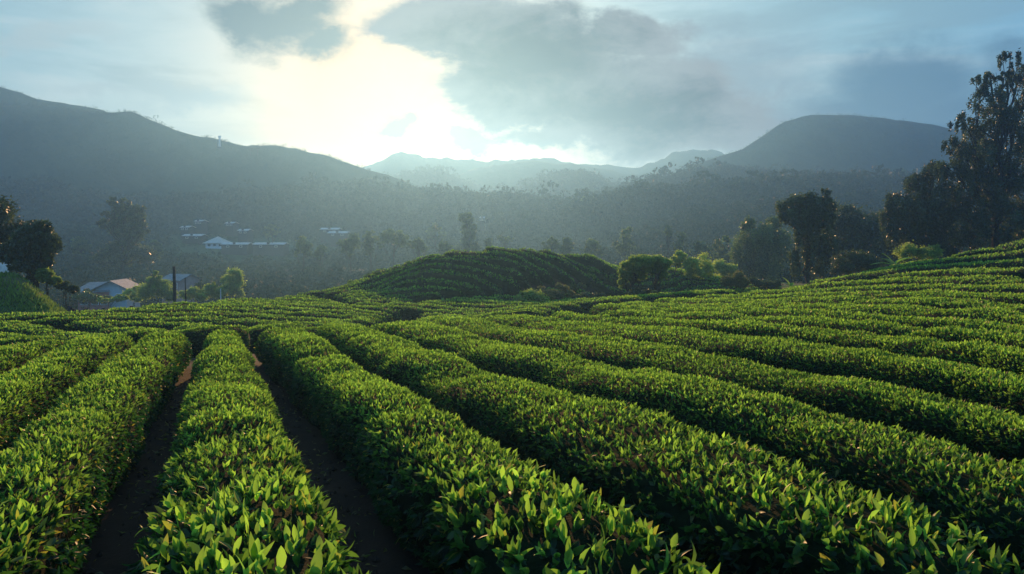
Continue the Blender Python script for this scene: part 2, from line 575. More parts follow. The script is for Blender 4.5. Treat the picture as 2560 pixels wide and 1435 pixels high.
def tops(x, y):
    """height of the tea table above a spot"""
    x = np.asarray(x, float)
    y = np.asarray(y, float)
    fx = np.clip((x - GX0) / GS, 0, len(_gx) - 1.001)
    fy = np.clip((y - GY0) / GS, 0, len(_gy) - 1.001)
    ix, iy = fx.astype(int), fy.astype(int)
    ax, ay = fx - ix, fy - iy
    return (TOPS[iy, ix] * (1 - ax) + TOPS[iy, ix + 1] * ax) * (1 - ay) + (TOPS[iy + 1, ix] * (1 - ax) + TOPS[iy + 1, ix + 1] * ax) * ay


def gz(x, y):
    """ground height"""
    x = np.asarray(x, float)
    y = np.asarray(y, float)
    ins = (x > GX0) & (x < GX1) & (y < GY1)
    return np.where(ins, tops(x, y) - HEDGE, valley(x, y))


def on_tops(px, py, ymin=2.0, ymax=70.0):
    """world XY where the sight line through a photo pixel meets the tea table"""
    Y = np.arange(ymin, ymax, 0.08)
    g = (H - Y * (py - HZ) / F) - tops(Y * (px - 1280) / F, Y)
    k = np.where(g < 0)[0]
    i = k[0] if len(k) else int(np.argmin(g[20:])) + 20
    return np.array([Y[i] * (px - 1280) / F, Y[i]])


def build_ground():
    def axis(lo, hi, near0, near1, step, grow):
        a = list(np.arange(near0, near1, step))
        s, p = step, a[-1]
        while p < hi:
            s *= grow
            p += s
            a.append(p)
        s, p = step, a[0]
        while p > lo:
            s *= grow
            p -= s
            a.insert(0, p)
        return np.array(a)
    xs = axis(-1500, 1500, -48, 60, 0.6, 1.10)
    ys = axis(-60, 1600, -8, 100, 0.6, 1.06)
    XX, YY = np.meshgrid(xs, ys)
    ZZ = gz(XX, YY)
    V = np.stack([XX, YY, ZZ], -1).reshape(-1, 3)
    nx, ny = len(xs), len(ys)
    i = np.arange(nx * ny).reshape(ny, nx)
    Q = np.stack([i[:-1, :-1], i[:-1, 1:], i[1:, 1:], i[1:, :-1]], -1).reshape(-1, 4)
    # soil in the tea garden, grass elsewhere, bare earth on the bank's shoulder
    bank = sstep(-XX / np.maximum(YY, 1), .60, .63) * sstep(YY, 34.6, 36)
    out = np.maximum.reduce([sstep(YY, 97, 101), bank, sstep(-XX, 44, 48), sstep(XX, 50, 54) * sstep(YY, 56, 60),
                             sstep(YY - 0.42 * np.maximum(XX - 5, 0), 58, 63), sstep(-XX, 18, 20) * sstep(YY, 41, 44), sstep(-XX, 15, 17) * sstep(YY, 49, 52), sstep(XX - 0.42 * YY, 4, 7) * sstep(YY, 50, 56)])
    earth = np.exp(-(((XX + 26.3) / 1.7) ** 2 + ((YY - 39.3) / 1.2) ** 2)) * 1.4 * (0.6 + 0.5 * vnoise(XX * 1.2, YY * 1.2, 8))
    tint = np.clip(out, 0, 1) + np.clip(earth, 0, 1) * bank
    o = mesh_np('ground', V, [Q], MT['ground'], smooth=True, tint=tint.ravel())
    tag(o, kind='structure')


build_ground()

# ------------------------------------------------------------------ leaves
LOD = {
    0: ([0, .22, .52, .80, 1.0], [.07, .78, 1.0, .60, .03]),
    1: ([0, .45, 1.0], [.10, 1.0, .03]),
}


def leaves(Pb, A, L, Wd, lod, curl=None, r=rng, lean=0.0):
    """leaf blades: base points Pb, axis A, length L, width Wd -> (V, quads, verts per leaf)"""
    n = len(Pb)
    R = unit(r.normal(size=(n, 3)) + lean * np.array(SUN_DIR))          # blades biased to face the sun, so they catch more light
    S = unit(np.cross(A, R))
    N = np.cross(S, A)
    if lod == 2:
        V = np.empty((n, 4, 3))
        V[:, 0] = Pb
        mid = Pb + A * (L * .48)[:, None]
        V[:, 1] = mid - S * (Wd * .5)[:, None]
        V[:, 2] = Pb + A * L[:, None] - N * (L * .18)[:, None]
        V[:, 3] = mid + S * (Wd * .5)[:, None]
        Q = np.arange(n * 4).reshape(n, 4)
        return V.reshape(-1, 3), Q, 4
    ts, ws = LOD[lod]
    k = len(ts)
    if curl is None:
        curl = r.uniform(0.05, 0.5, n)
    V = np.empty((n, k, 3, 3))
    for i, (t, w_) in enumerate(zip(ts, ws)):
        c_ = Pb + A * (L * (t - 0.12 * t * t))[:, None] - N * (curl * L * t * t)[:, None]
        e = S * (Wd * .5 * w_)[:, None]
        up = N * (Wd * .20 * w_)[:, None]
        V[:, i, 0] = c_ - e + up
        V[:, i, 1] = c_
        V[:, i, 2] = c_ + e + up
    tq = []
    for i in range(k - 1):
        for j in range(2):
            tq.append((i * 3 + j, i * 3 + j + 1, (i + 1) * 3 + j + 1, (i + 1) * 3 + j))
    tq = np.array(tq)
    Q = (np.arange(n)[:, None, None] * (k * 3) + tq[None]).reshape(-1, 4)
    return V.reshape(-1, 3), Q, k * 3


_u = np.linspace(0, math.pi, 4001)
_pc = np.stack([np.sign(np.cos(_u)) * np.abs(np.cos(_u)) ** 0.52 * (0.86 + 0.14 * np.sin(_u) ** 0.5), np.sin(_u).clip(0) ** 0.46], 1)
_pl = np.r_[0, np.cumsum(np.hypot(*(np.diff(_pc, axis=0) * [0.72, 0.85]).T))]
_pl /= _pl[-1]


_pd = np.stack([np.sign(np.cos(_u)) * np.abs(np.cos(_u)) ** 0.40, np.sin(_u).clip(0) ** 0.34], 1)
_pm = np.r_[0, np.cumsum(np.hypot(*(np.diff(_pd, axis=0) * [0.85, 0.85]).T))]
_pm /= _pm[-1]


def _prof(p, dome=False):
    """hedge cross section by its arc length 0..1: (across -1..1, up 0..1)"""
    a, b = (_pm, _pd) if dome else (_pl, _pc)
    return np.interp(p, a, b[:, 0]), np.interp(p, a, b[:, 1])


def tea_hedge(name, C2, HW, label, group, hh=HEDGE, cover=1.0, seed=0, far=False):
    """one clipped tea hedge along world polyline C2 (n,2) with half widths HW (n)"""
    r = np.random.default_rng(1000 + seed)
    seg = np.r_[0, np.cumsum(np.linalg.norm(np.diff(C2, axis=0), axis=1))]
    Ltot = seg[-1]
    if Ltot < 1.2:
        return None
    ds = 0.22 if not far else 0.4
    s = np.linspace(0, Ltot, max(int(Ltot / ds), 6))
    C = np.stack([np.interp(s, seg, C2[:, 0]), np.interp(s, seg, C2[:, 1])], 1)
    hw = np.interp(s, seg, HW)
    T = unit(np.gradient(C, axis=0))
    Nn = np.stack([T[:, 1], -T[:, 0]], 1)
    endt = np.clip(np.minimum(s, Ltot - s) / 0.9, 0, 1)
    cap = np.sqrt(np.clip(1 - (1 - endt) ** 2, 0, 1))
    hw = hw * (0.12 + 0.88 * cap) * (1 + 0.15 * fbm(s / 2.1, 0 * s + seed * 3.1, 21))
    hg = hh * (0.25 + 0.75 * cap) * (1 + 0.12 * fbm(s / 1.6, 0 * s + seed * 7.7, 22) - .14 * sstep(vnoise(s / 0.9, 0 * s + seed * 5.3, 23), .5, .95))

    def surf(si, a):
        """point and outward normal at (row parameter index float, profile angle)"""
        i0 = np.clip(si.astype(int), 0, len(s) - 2)
        f = si - i0

        def ip(arr):
            return arr[i0] * (1 - f) + arr[i0 + 1] * f if arr.ndim == 1 else arr[i0] * (1 - f)[:, None] + arr[i0 + 1] * f[:, None]
        c, nn, w_, h_ = ip(C), ip(Nn), ip(hw), ip(hg)
        pxx, pzz = _prof(a, far)
        sl = ip(s)
        lump = 1 + 0.13 * vnoise(sl * 1.7, a * 7 + seed, 31) + 0.05 * vnoise(sl * 4.5, a * 16 + seed, 32)
        off = pxx * w_ * lump
        X = c[:, 0] + nn[:, 0] * off
        Y = c[:, 1] + nn[:, 1] * off
        g0 = tops(c[:, 0], c[:, 1]) * 0.35 + tops(X, Y) * 0.65 - HEDGE
        Z = g0 + h_ * pzz * (0.94 + 0.06 * lump)
        e = 0.012
        p0, p1 = _prof(np.clip(a - e, 0, 1), far), _prof(np.clip(a + e, 0, 1), far)
        nx_ = (p1[1] - p0[1]) * h_
        nz_ = np.abs(p1[0] - p0[0]) * w_ + 1e-3
        nv = unit(np.stack([nn[:, 0] * nx_, nn[:, 1] * nx_, nz_], 1))
        return np.stack([X, Y, Z], 1), nv

    # bush body
    na = 9 if far else 13
    aa = np.linspace(0.0, 1.0, na)
    SI, AA = np.meshgrid(np.arange(len(s), dtype=float), aa, indexing='ij')
    Vc, Nv = surf(np.minimum(SI.ravel(), len(s) - 1.001), AA.ravel())
    Vc = Vc - Nv * (0.05 if not far else 0.03)
    i = np.arange(len(s) * na).reshape(len(s), na)
    Q = np.stack([i[:-1, :-1], i[:-1, 1:], i[1:, 1:], i[1:, :-1]], -1).reshape(-1, 4)
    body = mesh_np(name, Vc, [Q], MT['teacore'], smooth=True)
    tag(body, label, 'tea hedge', group)
    # leaves
    arclen = 1.55 * hh + 1.9 * float(np.mean(HW))
    dist = np.hypot(C[:, 0], C[:, 1])

    def LL(d):
        return np.interp(d, [3, 4.5, 6, 9, 14, 25, 45, 90], [.155, .115, .078, .054, .050, .070, .11, .17])

    def WW(d):
        return np.interp(d, [3, 6, 12, 30], [.40, .38, .42, .62]) * LL(d)
    den = cover * np.interp(d_ := dist, [3, 6, 10, 20, 35, 90], [1.25, 1.25, 1.15, 1.0, .9, .8]) / (LL(d_) * WW(d_) * 0.6)
    # only where the frame or a margin round it can see the row
    vis = (np.abs(C[:, 0]) < 0.95 * np.maximum(C[:, 1], 0) + 3.5) & (C[:, 1] > 1.2)
    den = den * vis
    w_ds = np.gradient(s) * arclen * den
    n = int(w_ds.sum())
    if n < 4:
        return body
    cdf = np.cumsum(w_ds) / w_ds.sum()
    ns = max(n // 3, 2)
    n = ns * 3
    si = np.interp(r.random(ns), np.r_[0, cdf], np.arange(len(s) + 1)) - 0.5
    si = np.repeat(np.clip(si, 0, len(s) - 1.001), 3)
    av = np.repeat(r.random(ns), 3)
    sdir = np.repeat(r.normal(size=(ns, 3)), 3, 0)          # a shoot's own lean
    shi = np.repeat(r.random(ns), 3)                       # and how far it stands out
    pos, nv = surf(si, av)
    pz_ = _prof(av, far)[1]
    keep = pz_ > 0.12
    if far:
        keep &= (pz_ > .90) | (r.random(n) < .22)
    side = 1 - np.clip(nv[:, 2], 0, 1)
    # drop most leaves of the side that faces away from the camera
    toc = unit(np.stack([-pos[:, 0], -pos[:, 1], H - pos[:, 2]], 1))
    back = (nv * toc).sum(1) < -0.35
    keep &= ~(back & (r.random(n) < 0.8))
    pos, nv, av, side, sdir, shi = pos[keep], nv[keep], av[keep], side[keep], sdir[keep], shi[keep]
    n = len(pos)
    d = np.hypot(pos[:, 0], pos[:, 1])
    L = LL(d) * r.uniform(0.45, 1.4, n)
    Wd = WW(d) * r.uniform(0.55, 1.3, n) * np.where(side > .6, 1.15, 1.0)
    hfrac = np.clip((pos[:, 2] - (tops(pos[:, 0], pos[:, 1]) - HEDGE)) / hh, 0, 1.2)
    young = np.clip((hfrac - 0.66) / 0.34, 0, 1)
    tint = np.clip(young * (0.15 + 0.85 * shi ** 1.2) * r.uniform(0.6, 1.0, n), 0, 1)
    old = r.random(n) < np.where(d < 9, 0.32, 0.18)
    tint = np.where(old, tint * 0.15, tint)
    A = unit(nv * 0.75 + np.array([0, 0, 1.0]) * (0.75 * young + 0.05 - 0.30 * (1 - young))[:, None] + sdir * 0.22 + r.normal(size=(n, 3)) * np.where(old, 0.75, 0.36)[:, None])
    A[:, 2] = np.where(old & (A[:, 2] > 0.55), 0.3, A[:, 2])
    A = unit(A)
    pos = pos - A * (L * np.where(old, 0.25, 0.05))[:, None] + (nv * .5 + np.array([0, 0, .5])) * ((shi * .9 - .45) * L * (0.5 if far else 1.1))[:, None]
    # uneven pluck: some patches stand a little higher
    pos[:, 2] += np.where(hfrac > .8, 0.035 * vnoise(pos[:, 0] * 2.3, pos[:, 1] * 2.3, 44), 0)
    Vs, Qs, Ts, nvt = [], [], [], 0
    lod = np.where(d < 5.6, 0, np.where(d < 13.0, 1, 2))
    for k in (0, 1, 2):
        m_ = lod == k
        if not m_.any():
            continue
        v_, q_, per = leaves(pos[m_], A[m_], L[m_], Wd[m_], k, None, r, 0.7)
        Vs.append(v_)
        Qs.append(q_ + nvt)
        Ts.append(np.repeat(tint[m_], per))
        nvt += len(v_)
    mesh_np('leaves', np.vstack(Vs), [np.vstack(Qs)], MT['tea'], body, smooth=True, tint=np.concatenate(Ts))
    return body


# ------------------------------------------------------------------ foreground beds: the dark paths between them, traced
GAPS = [
    [(-420, 960), (-200, 905), (-60, 872), (60, 850)],
    [(-420, 1120), (-200, 1010), (0, 918), (45, 897), (90, 875), (130, 860), (185, 842)],
    [(-500, 1500), (-260, 1270), (-120, 1150), (0, 1060), (60, 1016), (120, 975), (170, 938), (220, 905), (260, 884), (310, 857), (356, 834)],
    [(60, 1640), (180, 1440), (270, 1265), (340, 1100), (385, 1010), (412, 950), (436, 905), (462, 870), (495, 830)],
    [(1225, 1560), (1135, 1435), (1022, 1300), (925, 1200), (855, 1105), (795, 1030), (745, 970), (705, 915), (665, 870), (618, 820)],
    [(2180, 1500), (2050, 1425), (1885, 1350), (1705, 1290), (1550, 1228), (1468, 1180), (1376, 1125), (1275, 1065), (1120, 995), (1035, 958), (970, 920), (905, 885), (862, 860), (812, 838), (768, 812)],
    [(2750, 1380), (2560, 1312), (2440, 1255), (2290, 1200), (2180, 1150), (2030, 1112), (1920, 1078), (1840, 1045), (1700, 1010), (1530, 975), (1380, 940), (1280, 922), (1180, 890), (1040, 848), (960, 825), (880, 804)],
    [(2750, 1150), (2560, 1096), (2400, 1052), (2240, 1022), (2100, 998), (2000, 980), (1880, 955), (1755, 928), (1600, 908), (1470, 890), (1390, 871), (1330, 856), (1230, 838), (1130, 822), (1010, 798)],
    [(2750, 1045), (2560, 1000), (2440, 968), (2310, 940), (2200, 922), (2100, 907), (1920, 884), (1720, 858), (1640, 849), (1520, 845), (1445, 836), (1370, 820), (1280, 811), (1150, 792)],
    [(2750, 962), (2560, 918), (2345, 870), (2100, 846), (1920, 832), (1760, 818), (1600, 811), (1440, 803), (1400, 796), (1290, 781)],
    [(2750, 898), (2560, 868), (2400, 842), (2200, 820), (1920, 805), (1780, 798), (1620, 794), (1500, 787), (1380, 776)],
    [(2750, 852), (2560, 834), (2400, 814), (2200, 799), (1920, 788), (1700, 781), (1550, 776), (1440, 767)],
    [(2750, 820), (2560, 806), (2240, 781), (1920, 772), (1750, 769), (1606, 767), (1500, 760)],
    [(2750, 790), (2560, 780), (2240, 759), (1920, 758), (1700, 759), (1560, 753)],
    [(2750, 762), (2560, 756), (2240, 740), (1920, 745), (1760, 748), (1640, 745)],
    [(2750, 736), (2560, 733), (2240, 722), (1920, 735), (1800, 739), (1700, 739)],
    [(2750, 710), (2560, 712), (2240, 704), (2000, 722), (1800, 733)],
    [(2750, 684), (2560, 692), (2400, 686), (2240, 688), (2000, 715), (1880, 725)],
    [(2750, 650), (2560, 668), (2400, 666), (2240, 676), (2060, 704), (1950, 716)],
    [(2750, 610), (2560, 646), (2460, 644), (2360, 654), (2250, 672), (2060, 701)],
    [(2750, 580), (2560, 622), (2460, 632), (2380, 640), (2280, 662), (2120, 691)],
    [(2750, 548), (2560, 596), (2480, 610), (2400, 630), (2300, 656), (2180, 680)],
]


def smooth_line(P, step=0.25):
    seg = np.r_[0, np.cumsum(np.linalg.norm(np.diff(P, axis=0), axis=1))]
    keep = np.r_[True, np.diff(seg) > 1e-4]
    P, seg = P[keep], seg[keep]
    s = np.arange(0, seg[-1], step)
    Q = np.stack([np.interp(s, seg, P[:, 0]), np.interp(s, seg, P[:, 1])], 1)
    k = 5
    for _ in range(3):
        pad = np.vstack([np.repeat(Q[:1], k, 0), Q, np.repeat(Q[-1:], k, 0)])
        Q = np.stack([np.convolve(pad[:, j], np.ones(2 * k + 1) / (2 * k + 1), 'valid') for j in (0, 1)], 1)
    return Q


FG_LABELS = [
    "farthest left tea hedge in the foreground, curving away at the crest's left end",
    "second tea hedge from the left edge, between two dark paths, bending left",
    "broad tea hedge just left of the brown path that borders the central bed",
    "central tea hedge running straight away, between the two open brown paths",
    "tea hedge just right of the widest brown path, curving to the lower right corner",
    "second tea hedge right of the widest brown path, its near end at the lower right",
    "third tea hedge right of the widest brown path, sweeping to the right edge",
    "fourth tea hedge right of the widest brown path, below the forked path",
]
ORD = "first second third fourth fifth sixth seventh eighth ninth tenth eleventh twelfth thirteenth fourteenth fifteenth sixteenth seventeenth eighteenth nineteenth twentieth".split()


def ordw(i):
    if i < 20:
        return ORD[i]
    tens = {2: 'twenty', 3: 'thirty', 4: 'forty'}[(i + 1) // 10]
    return (tens[:-1] + 'ieth') if (i + 1) % 10 == 0 else tens + '-' + ORD[(i + 1) % 10 - 1]


CREST = []
PATHW = {2: .16, 3: .27, 4: .33, 5: .20, 6: .19, 7: .18}      # half widths of the paths


def build_foreground():
    lines = []
    for g in GAPS:
        P = np.array([on_tops(px, py) for px, py in g])
        if len(lines) < 9:
            P = np.vstack([P, P[-1:] + unit(P[-1] - P[-2]) * 2.3])
        CREST.append(P[-1])
        P = np.vstack([P[:1] + unit(P[0] - P[1]) * 2.0, P])
        lines.append(smooth_line(P))
    for i in range(len(lines) - 1):
        a, b = lines[i], lines[i + 1]
        n_ = max(len(a), len(b))
        q_ = np.linspace(0, 1, n_)
        a2 = np.stack([np.interp(q_, np.linspace(0, 1, len(a)), a[:, k]) for k in (0, 1)], 1)
        b2 = np.stack([np.interp(q_, np.linspace(0, 1, len(b)), b[:, k]) for k in (0, 1)], 1)
        # pair each point with the other path's nearest point, easing to equal shares of length at the near end
        j = np.linalg.norm(a2[:, None] - b[None], axis=2).argmin(1)
        near = np.interp(np.hypot(a2[:, 0], a2[:, 1]), [5, 11], [1, 0])[:, None]
        pb_ = b[j] * (1 - near) + b2 * near
        c = (a2 + pb_) / 2
        tan = unit(np.gradient(c, axis=0))
        nrm = np.stack([tan[:, 1], -tan[:, 0]], 1)
        dm = np.abs(((pb_ - a2) * nrm).sum(1))
        ok = (dm > .25) & ((j > 0) | (np.arange(n_) < 3) | (near[:, 0] > 0)) & ((j < len(b) - 1) | (np.arange(n_) > n_ - 3) | (near[:, 0] > 0))
        if ok.sum() < 6:
            continue
        pw = lambda g: (PATHW.get(g, .125 if g < 8 else .19)) * np.interp(np.hypot(c[:, 0], c[:, 1]), [3, 8, 12, 16, 20, 24, 40], [1, 1, .85, .6, .3 if g < 5 else .7, .5 if g < 8 else 1.0, 1.1])
        pa, pb = pw(i), pw(i + 1)
        hw = np.clip((dm - pa - pb) / 2, 0.08, 1.5)
        c = c + unit(pb_ - a2) * ((pa - pb) / 2)[:, None]
        c, hw = c[ok], hw[ok]
        # a bed of constant length step
        lab = FG_LABELS[i] if i < 8 else "contour tea hedge on the right slope, %s row down from the wooded crest" % ordw(len(lines) - 2 - i)
        if np.mean(hw) < 0.12:
            continue
        tea_hedge('tea_hedge', smooth_line(c, 0.3), np.interp(np.linspace(0, 1, len(smooth_line(c, 0.3))), np.linspace(0, 1, len(hw)), hw), lab,
                  'tea hedges of the near field', seed=i, far=i > 11)


build_foreground()


def path_litter():
    """fallen leaves, twigs and clods on the open paths"""
    r = np.random.default_rng(5)
    P = []
    for g in (2, 3, 4, 5, 6):
        L = smooth_line(np.array([on_tops(px, py) for px, py in GAPS[g]]), .1)
        L = L[(L[:, 1] < 15) & (L[:, 1] > 2.2)]
        n = 420
        k = r.integers(0, len(L), n)
        P.append(L[k] + r.normal(size=(n, 2)) * .24)
    P = np.vstack(P)
    Z = gz(P[:, 0], P[:, 1]) + .012
    B = np.stack([P[:, 0], P[:, 1], Z], 1)
    n = len(B)
    A = unit(np.concatenate([r.normal(size=(n, 2)), r.normal(size=(n, 1)) * .18 + .12], 1))
    L_ = r.uniform(.03, .10, n)
    V, Q, per = leaves(B, A, L_, L_ * r.uniform(.15, .5, n), 1, None, r)
    o = mesh_np('leaf_litter', V, [Q], MT['rust'], tint=np.repeat(r.uniform(0, 1, n), per))
    tag(o, kind='stuff')
    m = 900
    k = r.integers(0, n, m)
    C = B[k] + np.concatenate([r.normal(size=(m, 2)) * .12, np.zeros((m, 1))], 1)
    S = r.uniform(.012, .045, m)
    oc = np.array([(1, 0, 0), (0, 1, 0), (-1, 0, 0), (0, -1, 0), (0, 0, .8), (0, 0, -.5)], float)
    V = (C[:, None] + oc[None] * S[:, None, None] * r.uniform(.6, 1.3, (m, 6, 1))).reshape(-1, 3)
    T = np.array([(0, 1, 4), (1, 2, 4), (2, 3, 4), (3, 0, 4), (1, 0, 5), (2, 1, 5), (3, 2, 5), (0, 3, 5)])
    o = mesh_np('soil_clods', V, [(np.arange(m)[:, None, None] * 6 + T[None]).reshape(-1, 3)], MT['clod'])
    tag(o, kind='stuff')


MT['clod'] = plain_mat("soil_clod", (0.018, 0.010, 0.006), (0.045, 0.027, 0.017), 20.0, 0.95)
path_litter()

# ------------------------------------------------------------------ tea rows of the lower field, the knoll and beyond
_cr = np.array(sorted([tuple(c) for c in CREST]))


def crest_y(x):
    return np.interp(x, np.r_[-60, -30, _cr[:, 0]], np.r_[12.0, 13.5, _cr[:, 1]])


FOOT = np.array([(-24.5, 34), (-21.8, 35.2), (-19.9, 36.6), (-19.0, 39.3), (-16, 42), (-13, 44.3), (-11.4, 43.2), (-10, 40.5), (-9.2, 39.4), (-6.4, 40.9), (0, 47.2), (5.3, 54.8), (10, 57), (16, 59), (30, 62)])
KNOLL_TOP = np.array([(-14, 46.5), (-11, 49.5), (-8, 51), (-5, 52.6), (-2.4, 53.8), (.6, 55.5), (3.7, 58.5), (7.2, 62.5), (13.3, 68), (20, 71)])


def foot_y(x):
    return np.interp(x, FOOT[:, 0], FOOT[:, 1])


def family(xs, curve, consts, mask, pitch, label, group, seed, hh=HEDGE, path=0.36, cover=1.0):
    k = 0
    for j, c_ in enumerate(consts):
        Y = curve(xs, c_)
        ok = mask(xs, Y)
        if ok.sum() < 8:
            continue
        # local half pitch measured across the row
        slope = np.gradient(Y, xs)
        Yn = curve(xs, c_ + pitch * 0.5)
        Yp = curve(xs, c_ - pitch * 0.5)
        hwid = (Yn - Yp) / 2 / np.sqrt(1 + slope ** 2) - path
        hwid = np.clip(hwid, 0.25, 1.6)
        idx = np.where(ok)[0]
        for run in np.split(idx, np.where(np.diff(idx) > 1)[0] + 1):
            if len(run) < 8:
                continue
            tea_hedge('tea_hedge', np.stack([xs[run], Y[run]], 1), hwid[run], label % ordw(k), group, hh, cover, seed + k, True)
            k += 1
    return k


# short rows set slantwise just below the crest, left
def build_slant_rows():
    dx, dy = 0.80, -0.60
    k = 0
    for j, off in enumerate(np.arange(-31, 19, 1.75)):
        t = np.arange(-26, 26, 0.4)
        bend = 0.9 * vnoise(t / 5.0, 0 * t + j * 0.35, 61)
        X = -8 + off * 0.6 + dx * t + (-dy) * bend
        Y = 26 + off * 0.8 + dy * t + dx * bend
        ok = (Y > crest_y(X) + 0.4) & (Y < 29.8 + 1.2 * vnoise(X / 7, X * 0, 62)) & (X > -27) & (X < 6)
        idx = np.where(ok)[0]
        for run in np.split(idx, np.where(np.diff(idx) > 1)[0] + 1):
            if len(run) < 7:
                continue
            tea_hedge('tea_hedge', np.stack([X[run], Y[run]], 1), np.full(len(run), 0.62) + 0.1 * vnoise(t[run] / 3, 0 * t[run] + j, 63),
                      "short slanting tea row just below the foreground crest, %s from the left" % ordw(k), 'slanting tea rows below the crest', HEDGE, 1.0, 200 + k, True)
            k += 1


build_slant_rows()


def lower_curve(x, c_):
    g = 0.20 * (np.clip(x, -60, -13) + 13) - 0.85 * (np.clip(x, -13, -2) + 13) * 0.55 - 0.10 * (np.clip(x, -2, 30) + 2)
    return c_ + g + 0.7 * vnoise(x / 6.0, 0 * x + c_ * 0.23, 64) + 0.3 * vnoise(x / 3.0, 0 * x + c_ * 0.4, 65)


family(np.arange(-26, 24, 0.4), lower_curve, np.arange(24.0, 72, 1.55),
       lambda x, y: (y > np.maximum(crest_y(x) + 2.6, 29.5 + 1.2 * vnoise(x / 7, x * 0, 62))) & (y < foot_y(x) - 0.4) & ~((x < -0.595 * y) & (y > 34.3)), 1.55,
       "tea row winding across the lower field, %s beyond the slanting rows", 'tea rows of the lower field', 300, 0.8, 0.25)


def knoll_curve(x, c_):
    g = -0.6 * np.maximum(-6 - x, 0) + 0.45 * np.clip(x - 2, 0, 14)
    return c_ + g + 0.75 * vnoise(x / 3.2, 0 * x + c_ * 0.42, 66) + 0.3 * vnoise(x / 1.5, 0 * x + c_ * 0.6, 67)


family(np.arange(-14, 24, 0.3), knoll_curve, np.arange(39.3, 72, 1.22),
       lambda x, y: (y > foot_y(x) + .9) & (y < np.interp(x, KNOLL_TOP[:, 0], KNOLL_TOP[:, 1])) & (y > crest_y(x) + 3), 1.22,
       "wavy tea row on the round knoll, %s up from its shaded foot", 'tea rows of the round knoll', 400, 0.68, 0.20)


def right_curve(x, c_):
    return c_ + 0.05 * (x - 20) + 0.6 * vnoise(x / 6.0, 0 * x + c_ * 0.3, 68)


family(np.arange(4, 26, 0.4), right_curve, np.arange(38, 64, 1.6),
       lambda x, y: (y > crest_y(x) + 2.6) & (y < foot_y(x) - .3) & (x > 5.5) & (x < 0.30 * y + 6), 1.6,
       "tea row on the lit flat right of the knoll, %s beyond the near slope", 'tea rows right of the knoll', 500, 0.8, 0.25)

# ------------------------------------------------------------------ mountains and wooded hills
def hill(name, Y0, pts, steep=1.7, spur=0.10, step=5.0, rough=0.8, seed=0, mat='hill', kind='structure', nt=26):
    pts = np.array(sorted(pts), float)
    xr = Y0 * (pts[:, 0] - 1280) / F
    zr = H - Y0 * (pts[:, 1] - HZ) / F
    xs = np.arange(xr[0], xr[-1] + step, step)
    # rounded interpolation of the ridge line
    zi = np.interp(xs, xr, zr)
    kk = max(int(6 / step), 1)
    pad = np.r_[np.full(kk, zi[0]), zi, np.full(kk, zi[-1])]
    zi = np.convolve(pad, np.ones(2 * kk + 1) / (2 * kk + 1), 'valid')
    zi = zi + rough * fbm(xs / 9.0, 0 * xs, 71 + seed)
    foot = valley(xs, np.full_like(xs, Y0)) - 6
    hgt = np.maximum(zi - foot, 2.0)
    ts = np.r_[np.linspace(0, 1, nt), [1.12, 1.35, 1.8]]
    D = steep * float(np.median(hgt))
    V = np.empty((len(ts), len(xs), 3))
    for i, t in enumerate(ts):
        if t <= 1:
            pr = 1 - (1 - t) ** 1.25
            n_ = spur * hgt * fbm(xs / (0.55 * D) + 0.25 * t, 0 * xs + t * 1.6, 72 + seed, 4) * (4 * t * (1 - t))
            y = Y0 - D * (1 - t) + 0.12 * D * vnoise(xs / D * 2.2, 0 * xs + t, 73 + seed) * (1 - t)
        else:
            pr = max(0.0, 1 - 1.25 * (t - 1))
            n_ = 0
            y = Y0 + D * (t - 1) + 0 * xs
        V[i, :, 0] = xs * (y / Y0) if t <= 1 else xs
        V[i, :, 1] = y
        V[i, :, 2] = foot + hgt * pr + n_
    i = np.arange(len(ts) * len(xs)).reshape(len(ts), len(xs))
    Q = np.stack([i[:-1, :-1], i[:-1, 1:], i[1:, 1:], i[1:, :-1]], -1).reshape(-1, 4)
    o = mesh_np(name, V.reshape(-1, 3), [Q], MT[mat], smooth=True)
    tag(o, kind=kind)
    return V


def crowns(name, X, Y, Z, R, nq=34, mat='forest', kind='stuff', flat=0.8, seed=0, dens=1.0, size=0.19):
    """a wood seen as one mass: every crown a loose lump of leaf sprays"""
    r = np.random.default_rng(seed + 50)
    n = len(X)
    c = np.stack([X, Y, Z + R * 0.9], 1)
    # two to three sub-lumps per crown
    sub = 3
    off = r.normal(size=(n, sub, 3)) * np.array([.42, .42, .28]) * R[:, None, None]
    cc = (c[:, None] + off).reshape(-1, 3)
    rr = np.repeat(R * 0.66, sub) * r.uniform(.7, 1.15, n * sub)
    q = max(int(nq / sub), 4)
    d = unit(r.normal(size=(len(cc), q, 3)) + np.array([0, 0, .35]))
    p = cc[:, None] + d * rr[:, None, None] * np.array([1, 1, flat]) * r.uniform(.72, 1.08, (len(cc), q, 1))
    p = p.reshape(-1, 3)
    d = d.reshape(-1, 3)
    L = np.repeat(rr, q) * r.uniform(.6, 1.4, len(p)) * size * 2
    A = unit(d * 0.3 + r.normal(size=d.shape) * 0.8)
    tint = np.clip(np.repeat(np.repeat(r.uniform(0, .7, n), sub), q) + r.normal(size=len(p)) * .2, 0, 1)
    V, Q, per = leaves(p - A * (L * .5)[:, None], A, L, L * 0.8, 2, None, r)
    o = mesh_np(name, V, [Q], MT[mat], tint=np.repeat(tint, per))
    tag(o, kind=kind)
    return o


